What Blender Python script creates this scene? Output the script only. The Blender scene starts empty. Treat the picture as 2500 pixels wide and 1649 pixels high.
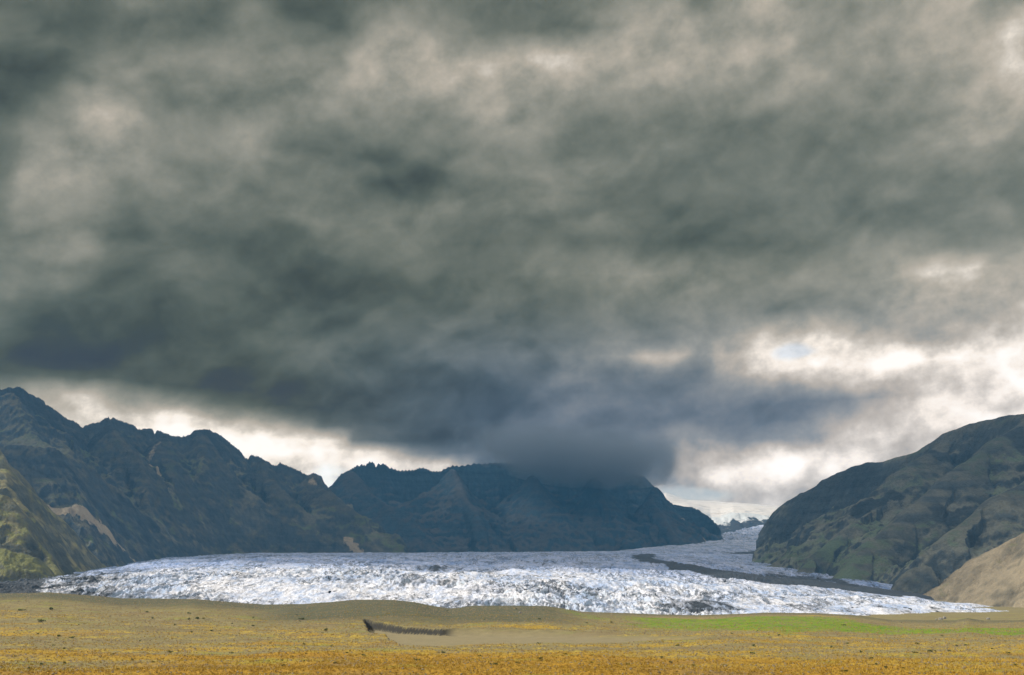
import bpy, bmesh, math, random
import numpy as np
from mathutils import Vector, Euler

# ------------------------------------------------------------------ camera
S = bpy.context.scene
COL = S.collection
CAM_H = 20.0
FPX = 1024.0
YH = 1440.0                      # row of the true horizon in the 2500 px wide photograph
PX = 2500.0 / 1024.0
TH = math.atan(((YH - 824.5) / PX) / FPX)
cam = bpy.data.cameras.new("camera")
cam.lens = 36.0; cam.sensor_width = 36.0; cam.sensor_fit = 'HORIZONTAL'
cam.clip_start = 0.5; cam.clip_end = 200000
camo = bpy.data.objects.new("camera", cam); COL.objects.link(camo)
camo.location = (0, 0, CAM_H)
camo.rotation_euler = (math.pi / 2 + TH, 0, 0)
S.camera = camo
CT, ST = math.cos(TH), math.sin(TH)

def ray(x, y):
    """direction for a place in the photograph, scaled so that its Y is 1"""
    a = (np.asarray(x, float) - 1250.0) / PX
    b = (np.asarray(y, float) - 824.5) / PX
    dy = FPX * CT + b * ST
    return a / dy, (FPX * ST - b * CT) / dy

def at(x, y, Y):
    sx, sz = ray(x, y)
    return np.array([sx * Y, Y, CAM_H + sz * Y])

def ground_at(x, y, z=0.0):
    sx, sz = ray(x, y)
    Y = (z - CAM_H) / sz
    return np.array([sx * Y, Y, z])

# ------------------------------------------------------------------ exposure, sun
S.view_settings.view_transform = 'Standard'
S.view_settings.look = 'None'
S.view_settings.exposure = 0.0
S.view_settings.gamma = 1.0
S.view_settings.use_curve_mapping = False
S.cycles.volume_bounces = 0
S.cycles.max_bounces = 4
S.cycles.diffuse_bounces = 2
S.cycles.transparent_max_bounces = 8
S.cycles.volume_step_rate = 4.0
S.cycles.volume_max_steps = 48

TO_SUN = Vector((-0.78, 0.05, 0.62)).normalized()
sun = bpy.data.lights.new("sun", 'SUN')
sun.energy = 5.0; sun.angle = math.radians(0.5); sun.color = (1.0, 0.93, 0.82)
suno = bpy.data.objects.new("sun", sun); COL.objects.link(suno)
suno.rotation_euler = TO_SUN.to_track_quat('Z', 'Y').to_euler()

# ------------------------------------------------------------------ node helpers
def lin(c):
    c = np.asarray(c, float) / 255.0
    return np.where(c <= 0.04045, c / 12.92, ((c + 0.055) / 1.055) ** 2.4)

class NT:
    def __init__(s, tree):
        s.t = tree; s.n = tree.nodes; s.l = tree.links
    def set(s, sock, v):
        if isinstance(v, bpy.types.NodeSocket): s.l.new(v, sock)
        elif v is not None:
            if sock.type == 'RGBA' and len(v) == 3: v = (*v, 1)
            sock.default_value = v
    def math(s, op, a, b=None, c=None, clamp=False):
        n = s.n.new('ShaderNodeMath'); n.operation = op; n.use_clamp = clamp
        for i, v in enumerate((a, b, c)):
            if v is not None: s.set(n.inputs[i], v)
        return n.outputs[0]
    def vmath(s, op, a, b=None, scale=None):
        n = s.n.new('ShaderNodeVectorMath'); n.operation = op
        s.set(n.inputs[0], a)
        if b is not None: s.set(n.inputs[1], b)
        if scale is not None: s.set(n.inputs['Scale'], scale)
        return n.outputs['Value'] if op in ('LENGTH', 'DOT_PRODUCT') else n.outputs[0]
    def sep(s, v):
        n = s.n.new('ShaderNodeSeparateXYZ'); s.set(n.inputs[0], v); return n.outputs
    def comb(s, x=0.0, y=0.0, z=0.0):
        n = s.n.new('ShaderNodeCombineXYZ')
        for i, v in enumerate((x, y, z)): s.set(n.inputs[i], v)
        return n.outputs[0]
    def noise(s, vec, scale, detail=5, rough=0.55, dist=0.0, lac=2.0, col=False, kind='FBM'):
        n = s.n.new('ShaderNodeTexNoise'); n.noise_dimensions = '3D'
        n.noise_type = kind
        s.set(n.inputs['Vector'], vec); s.set(n.inputs['Scale'], scale)
        n.inputs['Detail'].default_value = detail; n.inputs['Roughness'].default_value = rough
        n.inputs['Lacunarity'].default_value = lac; n.inputs['Distortion'].default_value = dist
        return n.outputs['Color' if col else 'Fac']
    def voro(s, vec, scale, feature='F1', rnd=1.0, out='Distance'):
        n = s.n.new('ShaderNodeTexVoronoi'); n.feature = feature
        s.set(n.inputs['Vector'], vec); s.set(n.inputs['Scale'], scale)
        n.inputs['Randomness'].default_value = rnd
        return n.outputs[out]
    def rng(s, v, a, b, c=0.0, d=1.0, smooth=False):
        n = s.n.new('ShaderNodeMapRange'); n.interpolation_type = 'SMOOTHSTEP' if smooth else 'LINEAR'
        n.clamp = True
        s.set(n.inputs['Value'], v)
        for k, x in zip(('From Min', 'From Max', 'To Min', 'To Max'), (a, b, c, d)): s.set(n.inputs[k], x)
        return n.outputs[0]
    def mapv(s, vec, loc=(0, 0, 0), rot=(0, 0, 0), scale=(1, 1, 1)):
        n = s.n.new('ShaderNodeMapping'); s.set(n.inputs[0], vec)
        n.inputs[1].default_value = loc; n.inputs[2].default_value = rot; n.inputs[3].default_value = scale
        return n.outputs[0]
    def mix(s, f, a, b, mode='MIX'):
        n = s.n.new('ShaderNodeMix'); n.data_type = 'RGBA'; n.blend_type = mode
        s.set(n.inputs[0], f); s.set(n.inputs[6], a); s.set(n.inputs[7], b)
        return n.outputs[2]
    def fmix(s, f, a, b):
        n = s.n.new('ShaderNodeMix'); n.data_type = 'FLOAT'
        s.set(n.inputs[0], f); s.set(n.inputs[2], a); s.set(n.inputs[3], b)
        return n.outputs[0]
    def ramp(s, v, stops):
        n = s.n.new('ShaderNodeValToRGB'); s.set(n.inputs[0], v)
        e = n.color_ramp.elements
        while len(e) < len(stops): e.new(0.5)
        for i, (p, c) in enumerate(stops):
            e[i].position = p; e[i].color = (*[float(q) for q in c], 1)
        return n.outputs[0]
    def rots(s, v, ang, sc):
        # turn the axes, then stretch along them
        return s.mapv(s.mapv(v, rot=(0, 0, ang)), scale=sc)
    def fcurve(s, v, pts):
        n = s.n.new('ShaderNodeFloatCurve'); s.set(n.inputs['Value'], v)
        c = n.mapping.curves[0]
        c.points[0].location = (float(pts[0][0]), float(pts[0][1])); c.points[1].location = (float(pts[-1][0]), float(pts[-1][1]))
        for x, y in pts[1:-1]: c.points.new(float(x), float(y))
        for p in c.points: p.handle_type = 'AUTO_CLAMPED'
        n.mapping.update()
        return n.outputs[0]
    def attr(s, name):
        n = s.n.new('ShaderNodeAttribute'); n.attribute_name = name; return n.outputs['Fac']

# ------------------------------------------------------------------ sky: a heavy cloud deck
SKY_Y = [0, 75, 150, 225, 300, 375, 450, 525, 600, 675, 725, 780, 830, 875, 920, 960, 1000, 1040, 1080, 1110, 1140, 1175, 1210, 1245]
SKY = [
 "92 92 85 112 110 104 98 84 92 98 106 112 108 112 118 122 130 128 145 172 145 138 142 158 155 140",
 "92 98 95 118 118 105 110 98 88 130 145 120 112 108 105 150 158 158 165 158 132 138 150 160 155 190",
 "92 88 98 112 122 130 142 140 140 162 172 180 176 182 178 168 165 160 158 152 138 140 142 148 165 200",
 "85 84 115 130 108 122 115 135 150 150 155 158 160 160 155 148 142 140 128 130 130 145 150 140 165 175",
 "90 135 168 165 130 120 145 118 112 112 115 122 150 135 125 118 115 112 118 120 122 118 125 145 150 145",
 "100 150 155 150 120 110 130 95 98 98 105 110 122 120 108 110 110 105 100 103 105 110 112 130 145 135",
 "95 150 135 115 125 125 130 108 130 92 85 115 115 115 128 110 100 98 98 102 112 112 120 115 118 120",
 "110 135 128 105 105 100 100 108 112 115 122 115 112 118 115 105 95 98 105 108 110 105 102 108 122 105",
 "130 140 135 98 90 105 92 95 98 108 115 90 98 102 98 100 102 98 105 105 102 122 122 120 112 140",
 "110 120 105 85 110 105 88 82 85 90 95 105 110 110 125 140 142 135 125 125 135 140 160 195 200 150",
 "112 85 90 90 85 95 82 85 80 88 95 102 108 115 112 120 125 130 135 125 125 145 170 185 175 180",
 "90 80 85 88 75 92 88 90 85 88 92 92 100 100 105 112 118 125 125 115 130 150 150 155 155 165",
 "90 80 80 78 78 85 88 90 88 95 98 105 100 98 105 115 115 130 150 220 215 160 155 165 200 225",
 "75 68 68 72 80 82 90 100 95 95 100 110 108 110 130 145 175 170 205 240 238 230 248 228 235 240",
 "90 95 88 78 75 68 65 78 92 95 95 90 88 95 140 112 125 112 165 205 215 218 238 190 218 235",
 "120 160 175 120 100 95 70 70 72 78 82 82 85 105 115 105 108 118 125 130 120 140 185 190 220 225",
 "150 185 210 228 215 130 105 72 75 78 82 85 90 105 112 115 115 112 112 110 125 120 150 205 200 190",
 "170 190 205 205 250 230 215 165 100 82 88 90 95 110 115 115 118 112 110 120 150 190 205 215 215 205",
 "180 190 200 210 225 235 245 240 235 95 92 95 100 112 118 118 122 140 130 130 165 200 205 210 210 210",
 "180 190 200 210 220 230 235 240 242 215 140 105 100 112 125 130 118 195 205 225 210 205 200 205 205 205",
 "180 190 200 210 215 220 225 230 230 222 215 190 100 110 118 120 112 195 202 240 210 200 200 200 200 200",
 "180 190 200 205 210 215 215 215 215 220 220 205 125 112 110 112 125 200 215 205 185 190 195 200 200 200",
 "180 190 195 200 205 205 205 205 205 205 200 180 130 120 120 130 175 190 180 168 175 190 195 195 195 195",
 "180 185 190 190 190 190 190 190 190 190 190 180 160 150 150 160 185 192 195 195 195 195 195 195 195 195"]
SKYA = np.array([[float(v) for v in r.split()] for r in SKY])
SKYX = np.arange(0, 2501, 100.0)

def sky_level(x, y):
    x = np.clip(x, 0, 2500); y = min(max(y, 0), 1245)
    cols = np.array([np.interp(x, SKYX, r) for r in SKYA])
    return np.array([np.interp(y, SKY_Y, cols[:, i]) for i in range(len(x))])

def dir_to_px(az, el):
    X = np.cos(el) * np.sin(az); Y = np.cos(el) * np.cos(az); Z = np.sin(el) + 0 * az
    f = Y * CT + Z * ST; u = -Y * ST + Z * CT
    return 1250 + PX * FPX * X / f, 824.5 - PX * FPX * u / f

HAZE_COLOR = (0.12, 0.46, 0.95); HAZE_DENSITY = 5.6e-5
def build_world():
    w = bpy.data.worlds.new("World"); S.world = w; w.use_nodes = True
    t = NT(w.node_tree); t.n.clear()
    out = t.n.new('ShaderNodeOutputWorld'); bg = t.n.new('ShaderNodeBackground')
    t.l.new(bg.outputs[0], out.inputs[0])
    geo = t.n.new('ShaderNodeTexCoord'); D = geo.outputs['Generated']
    x, y, z = t.sep(D)[:3]
    az = t.math('ARCTAN2', x, y); el = t.math('ARCSINE', z)
    # cloud-plane coordinates: masses flatten towards the horizon
    k = t.math('DIVIDE', 1.0, t.math('ADD', t.math('MAXIMUM', z, 0.0), 0.16))
    P = t.comb(t.math('MULTIPLY', x, k), t.math('MULTIPLY', y, k), t.math('MULTIPLY', z, 2.0))
    A = t.comb(az, el, 0.0)
    # domain warp
    lowz = t.rng(el, 0.14, 0.36)
    W1 = t.vmath('SUBTRACT', t.noise(t.mapv(A, scale=(1, 1.25, 1)), 9.0, 3, 0.5, col=True), (0.5, 0.5, 0.5))
    W2 = t.vmath('SUBTRACT', t.noise(t.vmath('ADD', t.rots(A, -0.2, (1, 1.1, 1)), (3, 1, 7)), 17.0, 9, 0.55, col=True), (0.5, 0.5, 0.5))
    wa = t.vmath('SCALE', W1, scale=t.fmix(lowz, 0.012, 0.034))
    wb = t.vmath('SCALE', W2, scale=t.fmix(lowz, 0.028, 0.030))
    wsum = t.vmath('ADD', wa, wb)
    wx, wy, _ = t.sep(wsum)[:3]
    azw = t.math('ADD', az, wx); elw = t.math('ADD', el, t.math('MULTIPLY', wy, 0.6))
    AZ0, AZ1 = -0.62, 0.62
    f = t.rng(azw, AZ0, AZ1)
    els = [math.atan(float(ray(1250, yy)[1])) for yy in SKY_Y][::-1]
    ys = SKY_Y[::-1]
    azs = np.linspace(AZ0, AZ1, 63)
    val = None
    for i, e in enumerate(els):
        px, py = dir_to_px(azs, e)
        lv = np.array([sky_level(np.array([a]), b)[0] for a, b in zip(px, py)])
        # sides outside the frame drift to an even overcast
        side = np.clip((np.abs(azs) - 0.50) / 0.12, 0, 1)
        lv = lv * (1 - side) + 182 * side
        c = t.fcurve(f, list(zip((azs - AZ0) / (AZ1 - AZ0), lv / 255.0)))
        if val is None: val = c
        else: val = t.fmix(t.rng(elw, els[i - 1], e), val, c)
    top = t.rng(el, els[-1], els[-1] + 0.35, smooth=True)
    val = t.fmix(top, val, 0.86)
    # billows with a lit upper side
    N = t.vmath('ADD', t.rots(A, -0.22, (1, 1.45, 1)), t.vmath('SCALE', W1, scale=0.08))
    n1 = t.noise(N, 10.0, 8, 0.46)
    n2 = t.noise(t.vmath('ADD', N, (0.004, 0.022, 0.0)), 10.0, 8, 0.46)
    rel = t.math('MULTIPLY', t.math('SUBTRACT', n1, n2), 0.33)
    soft = t.math('MULTIPLY', t.math('SUBTRACT', n1, 0.5), 0.12)
    n3 = t.math('SUBTRACT', t.noise(t.vmath('ADD', t.rots(A, -0.2, (1, 1.2, 1)), (9, 2, 0)), 24.0, 9, 0.58), 0.5)
    fine = t.math('MULTIPLY', n3, t.rng(val, 0.38, 0.75, 0.08, 0.60))
    val = t.math('ADD', val, t.math('ADD', t.math('ADD', rel, soft), fine))
    val = t.math('ADD', val, t.math('MULTIPLY', t.math('MAXIMUM', t.math('SUBTRACT', val, 0.72), 0.0), 0.35))
    val = t.math('MAXIMUM', val, t.math('ADD', t.math('MULTIPLY', val, 0.35), 0.188))
    warm = t.ramp(val, [(0.0, lin((28, 36, 40))), (0.25, lin((54, 65, 67))), (0.36, lin((88, 98, 93))), (0.45, lin((115, 121, 113))),
                        (0.57, lin((148, 148, 138))), (0.68, lin((180, 173, 160))), (0.80, lin((212, 204, 192))),
                        (0.90, lin((248, 238, 225))), (1.0, (1.04, 1.00, 0.94))])
    cool = t.ramp(val, [(0.0, lin((24, 40, 54))), (0.25, lin((48, 64, 76))), (0.36, lin((78, 95, 109))), (0.45, lin((106, 119, 132))),
                        (0.57, lin((142, 147, 152))), (0.68, lin((182, 175, 168))), (0.80, lin((216, 208, 200))),
                        (0.90, lin((248, 238, 228))), (1.0, (1.04, 1.00, 0.95))])
    cm = t.rng(el, 0.30, 0.16, smooth=True)
    cm = t.math('MULTIPLY', cm, t.rng(az, -0.25, -0.02, 0.0, 1.0))
    cl = t.mix(cm, warm, cool)
    # blue sky in the few gaps
    sk = t.n.new('ShaderNodeTexSky'); sk.sky_type = 'NISHITA'; sk.sun_disc = False
    sk.sun_elevation = math.asin(TO_SUN.z); sk.sun_rotation = math.atan2(TO_SUN.x, TO_SUN.y)
    blue = t.vmath('SCALE', sk.outputs[0], scale=0.12)
    def gap(x, y, w, h):
        sx, sz = ray(x, y); a0 = math.atan(float(sx)); e0 = math.atan(float(sz) * math.cos(a0))
        v = t.mapv(t.comb(azw, elw, 0), loc=(-a0 * 1000 / w, -e0 * 1000 / h, 0), scale=(1000 / w, 1000 / h, 1))
        return t.rng(t.vmath('LENGTH', v), 1.0, 0.4, 0.0, 1.0, True)
    g = gap(1935, 862, 28, 10)
    for a in ((810, 1172, 26, 16), (1690, 1208, 50, 9)): g = t.math('MAXIMUM', g, t.math('MULTIPLY', gap(*a), 0.6))
    cl = t.mix(t.math('MULTIPLY', g, 0.45), cl, t.vmath('ADD', blue, (0.25, 0.28, 0.30)))
    # the deck lies above the haze: what the haze swallows and adds on the way down is allowed for
    dist = t.math('MINIMUM', t.math('DIVIDE', 1000.0, t.math('MAXIMUM', z, 0.02)), 14100.0)
    T = t.math('EXPONENT', t.math('MULTIPLY', dist, -HAZE_DENSITY))
    air = t.ramp(el, [(0.0, (0.019, 0.066, 0.11)), (0.155, (0.016, 0.053, 0.088)), (0.23, (0.012, 0.040, 0.070)), (0.34, (0.0107, 0.036, 0.063)), (0.52, (0.008, 0.028, 0.049)), (1.0, (0.006, 0.022, 0.037))])
    cl = t.vmath('MAXIMUM', t.vmath('SUBTRACT', cl, t.vmath('SCALE', air, scale=1.0)), (0.008, 0.008, 0.008))
    cl = t.vmath('SCALE', cl, scale=t.math('DIVIDE', 1.0, T))
    t.set(bg.inputs[0], cl); bg.inputs[1].default_value = 1.0
    w.cycles.sampling_method = 'MANUAL'; w.cycles.sample_map_resolution = 512
build_world()
# ------------------------------------------------------------------ numpy noise
_rng = np.random.RandomState(11)
_P = np.concatenate([_rng.permutation(256)] * 3)
_ang = _rng.rand(256) * 2 * np.pi
_G = np.stack([np.cos(_ang), np.sin(_ang)], 1)

def perlin(x, y, seed=0):
    x = x + seed * 37.31; y = y + seed * 17.77
    xi = np.floor(x).astype(np.int64); yi = np.floor(y).astype(np.int64)
    xf = x - xi; yf = y - yi
    xi &= 255; yi &= 255
    u = xf * xf * xf * (xf * (xf * 6 - 15) + 10); v = yf * yf * yf * (yf * (yf * 6 - 15) + 10)
    def g(ix, iy, dx, dy):
        h = _P[_P[ix & 255] + (iy & 255)]
        return _G[h, 0] * dx + _G[h, 1] * dy
    a = g(xi, yi, xf, yf); b = g(xi + 1, yi, xf - 1, yf)
    c = g(xi, yi + 1, xf, yf - 1); d = g(xi + 1, yi + 1, xf - 1, yf - 1)
    ab = a + u * (b - a)
    return (ab + v * (c + u * (d - c) - ab)) * 1.5

def fbm(x, y, oct=5, gain=0.5, seed=0):
    s = 0; a = 1.0; t = 0
    for i in range(oct):
        s = s + a * perlin(x, y, seed + i * 3); t += a; a *= gain; x = x * 2.03; y = y * 2.03
    return s / t * 1.6

def ridged(x, y, oct=4, gain=0.5, seed=0):
    """0 in the furrows .. 1 on the crests"""
    s = 0; a = 1.0; t = 0
    for i in range(oct):
        s = s + a * (1 - np.abs(perlin(x, y, seed + i * 3)) * 1.6); t += a; a *= gain; x = x * 2.07; y = y * 2.07
    return s / t

def sstep(a, b, x):
    t = np.clip((x - a) / (b - a), 0, 1); return t * t * (3 - 2 * t)

# ------------------------------------------------------------------ meshes
def link(name, me, mat, parent=None):
    o = bpy.data.objects.new(name, me); COL.objects.link(o)
    if mat: me.materials.append(mat)
    if parent: o.parent = parent
    return o

def grid_mesh(name, V, nr, nc, keep=None, attrs=None, smooth=True):
    """V: (nr*nc,3); keep: bool per vertex, a face needs one kept corner"""
    idx = np.arange(nr * nc, dtype=np.int32).reshape(nr, nc)
    q = np.stack([idx[:-1, :-1], idx[:-1, 1:], idx[1:, 1:], idx[1:, :-1]], -1).reshape(-1, 4)
    if keep is not None:
        q = q[keep[q].any(1)]
        used = np.zeros(nr * nc, bool); used[q.ravel()] = True
        remap = np.cumsum(used) - 1
        q = remap[q].astype(np.int32); V = V[used]
        if attrs: attrs = {k: a[used] for k, a in attrs.items()}
    me = bpy.data.meshes.new(name)
    me.vertices.add(len(V)); me.vertices.foreach_set('co', V.astype(np.float32).ravel())
    me.loops.add(q.size); me.loops.foreach_set('vertex_index', q.ravel())
    me.polygons.add(len(q)); me.polygons.foreach_set('loop_start', np.arange(0, q.size, 4, dtype=np.int32))
    me.polygons.foreach_set('use_smooth', np.full(len(q), smooth))
    me.update(calc_edges=True)
    for k, a in (attrs or {}).items():
        at_ = me.attributes.new(k, 'FLOAT', 'POINT'); at_.data.foreach_set('value', a.astype(np.float32))
    return me

def structure(o): o['kind'] = 'structure'; return o

def polar(s0, s1, ds, y0, y1, dy):
    ns = int((s1 - s0) / ds) + 1; nr = int(math.log(y1 / y0) / dy) + 1
    s = np.linspace(s0, s1, ns); Y = y0 * np.exp(np.linspace(0, math.log(y1 / y0), nr))
    Sg, Yg = np.meshgrid(s, Y)
    return (Sg * Yg).ravel(), Yg.ravel(), Sg.ravel(), nr, ns

# ------------------------------------------------------------------ the lie of the land
LX = [-500, -200, 0, 100, 250, 400, 600, 800, 1000, 1250, 1500, 1700, 1850, 2000, 2150, 2300, 2500, 2800, 3200]
def line(ys, Ys):
    if not hasattr(Ys, '__len__'): Ys = [Ys] * len(LX)
    p = np.array([at(x, y, Y) for x, y, Y in zip(LX, ys, Ys)])
    return p[:, 0] / p[:, 1], p[:, 1], p[:, 2]
GL = [
 line([1458, 1456, 1452, 1455, 1468, 1472, 1488, 1484, 1496, 1500, 1512, 1518, 1518, 1520, 1528, 1532, 1532, 1530, 1530], 1130),
 line([1450, 1448, 1442, 1444, 1440, 1438, 1446, 1440, 1450, 1452, 1482, 1496, 1498, 1502, 1508, 1514, 1520, 1520, 1520], 1230),
 line([1442, 1440, 1438, 1436, 1428, 1424, 1424, 1418, 1426, 1424, 1460, 1472, 1478, 1484, 1490, 1500, 1510, 1512, 1512], 1340),
 line([1436, 1434, 1430, 1426, 1412, 1404, 1400, 1399, 1406, 1406, 1418, 1430, 1438, 1452, 1467, 1484, 1500, 1505, 1505], 1750),
 line([1430, 1428, 1425, 1418, 1398, 1386, 1377, 1376, 1378, 1381, 1386, 1393, 1403, 1413, 1431, 1450, 1480, 1490, 1490], 2400),
 line([1418, 1416, 1415, 1406, 1386, 1366, 1357, 1356, 1355, 1354, 1356, 1364, 1374, 1390, 1410, 1430, 1460, 1470, 1470], 3800),
 line([1414, 1412, 1410, 1400, 1380, 1358, 1352, 1351.5, 1351, 1350, 1347, 1346, 1353, 1366, 1380, 1400, 1430, 1440, 1440], 4600),
 line([1410, 1408, 1405, 1396, 1376, 1356, 1351, 1350.5, 1350, 1348.5, 1347, 1326, 1287, 1262, 1250, 1250, 1260, 1280, 1280],
      [4900, 4900, 4900, 4900, 4900, 4900, 4900, 4900, 4900, 4900, 5000, 5900, 7700, 8000, 8000, 8000, 8000, 8000, 8000]),
]
CREST = ([-500, -200, 0, 120, 300, 480, 640, 740, 800, 860, 960, 1010, 1050, 1100, 1160, 1240, 1330, 1380, 1420, 1500, 1580, 1700, 1800, 1870, 2000, 2080, 2140, 2180, 2330, 2362, 2400, 2500, 2800, 3200],
         [1452, 1452, 1450, 1447, 1462, 1463, 1477, 1476, 1471, 1466, 1466, 1471, 1479, 1486, 1480, 1480, 1481, 1488, 1494, 1497, 1500, 1502, 1499, 1496, 1497, 1502, 1510, 1515, 1516, 1511, 1517, 1514, 1514, 1514])
YC = 960.0
_c = np.array([at(x, y, YC) for x, y in zip(*CREST)]); CS, CZ = _c[:, 0] / _c[:, 1], _c[:, 2]

# the dry river bed, seen from the bank above it
BED = np.array([ground_at(x, y, -1.6)[:2] for x, y in [(888, 1536), (940, 1541), (985, 1547), (1040, 1549), (1082, 1551), (1160, 1551), (1400, 1555), (1560, 1560),
      (1660, 1563), (1640, 1572), (1480, 1577), (1300, 1579), (1130, 1582), (1010, 1587), (968, 1582), (950, 1570), (900, 1556)]])

def poly_sd(px, py, poly):
    """signed distance, positive inside"""
    d = np.full(px.shape, 1e18); ins = np.zeros(px.shape, bool)
    n = len(poly)
    for i in range(n):
        ax, ay = poly[i]; bx, by = poly[(i + 1) % n]
        ex, ey = bx - ax, by - ay
        t = np.clip(((px - ax) * ex + (py - ay) * ey) / (ex * ex + ey * ey), 0, 1)
        d = np.minimum(d, (px - ax - t * ex) ** 2 + (py - ay - t * ey) ** 2)
        c = ((ay > py) != (by > py)) & (px < (bx - ax) * (py - ay) / (by - ay + 1e-12) + ax)
        ins ^= c
    d = np.sqrt(d)
    return np.where(ins, d, -d)

def in_view_poly(px, py, pz, pts):
    """mask of ground points within an area outlined on the land"""
    poly = np.array([ground_at(x, y, pz)[:2] for x, y in pts])
    return poly_sd(px, py, poly)

def plain_z(X, Y, fine=True):
    s = X / Y
    zc = np.interp(s, CS, CZ)
    z = zc * sstep(330, YC, Y) ** 1.15
    w = sstep(150, 320, Y) * (1 - 0.6 * sstep(700, 950, Y))
    z = z + w * (1.35 * fbm(X / 70, Y / 45, 3, seed=4) + 0.35 * fbm(X / 16, Y / 11, 3, seed=9))
    # the near shelf drops a little below its edge
    e = 268 + 5 * fbm(X / 60, X / 35, 2, seed=21)
    z = z - 0.75 * (1 - sstep(e - 1.5, e + 1.5, Y)) 
    back = sstep(YC, YC + 130, Y)
    z = z * (1 - back) + (np.interp(s, GL[0][0], GL[0][2]) - 1.5) * back
    sd = poly_sd(X, Y, BED) + 0.7 * perlin(X / 7.0, Y / 9.0, 5) + 0.25 * perlin(X / 1.6, Y / 7.0, 6)
    cliffy = sstep(BED[4][0] + 9, BED[4][0] - 1, X)
    m = sstep(-0.8 - 9 * (1 - cliffy), 2.2 + 9 * (1 - cliffy), sd)
    z = z * (1 - m) + m * (-1.9 + 0.10 * fbm(X / 25, Y / 12, 3, seed=2))
    if fine:
        z = z + (1 - 0.85 * m) * (0.16 * fbm(X / 3.0, Y / 3.0, 3, seed=13) + 0.10 * perlin(X / 0.9, Y / 0.9, 15))
    return z, m, cliffy

def ice_base(X, Y):
    s = X / Y
    Z = None
    ks = [np.interp(s, g[0], g[1]) for g in GL]; kz = [np.interp(s, g[0], g[2]) for g in GL]
    z = kz[0] - np.maximum(ks[0] - Y, 0) * 0.05
    for a in range(len(GL) - 1):
        t = np.clip((Y - ks[a]) / (ks[a + 1] - ks[a]), 0, 1)
        if a == 0: t = t ** 0.62        # steep snout
        z = z + (kz[a + 1] - kz[a]) * t
    z = z - np.maximum(Y - ks[-1], 0) * 0.22
    return z

def polyline(pts):
    return np.array([at(*p) for p in pts])

def on_ice(x, y):
    """world place where the line of sight through the photo's (x, y) meets the glacier"""
    sx, sz = ray(x, y)
    Y = np.arange(1150, 8200, 4.0)
    d = CAM_H + sz * Y - ice_base(sx * Y, Y)
    k = np.where(d < 0)[0]
    Yh = Y[k[0]] if len(k) else Y[-1]
    return np.array([sx * Yh, Yh, CAM_H + sz * Yh])

def seg_dist(X, Y, a, b):
    e = b[:2] - a[:2]; L = max(float(np.hypot(*e)), 1e-6)
    t = np.clip(((X - a[0]) * e[0] + (Y - a[1]) * e[1]) / (L * L), 0, 1)
    return np.hypot(X - a[0] - t * e[0], Y - a[1] - t * e[1]), t, L

def inside_foot(X, Y, foot, side=1):
    """distance behind the foot line (negative on the valley side)"""
    best = np.full(X.shape, 1e18); sg = np.ones(X.shape)
    for a, b in zip(foot[:-1], foot[1:]):
        d, t, L = seg_dist(X, Y, a, b)
        cr = (b[0] - a[0]) * (Y - a[1]) - (b[1] - a[1]) * (X - a[0])
        m = d < best - 1e-9
        best = np.where(m, d, best); sg = np.where(m, np.sign(cr) * side, sg)
    return best * sg

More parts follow.
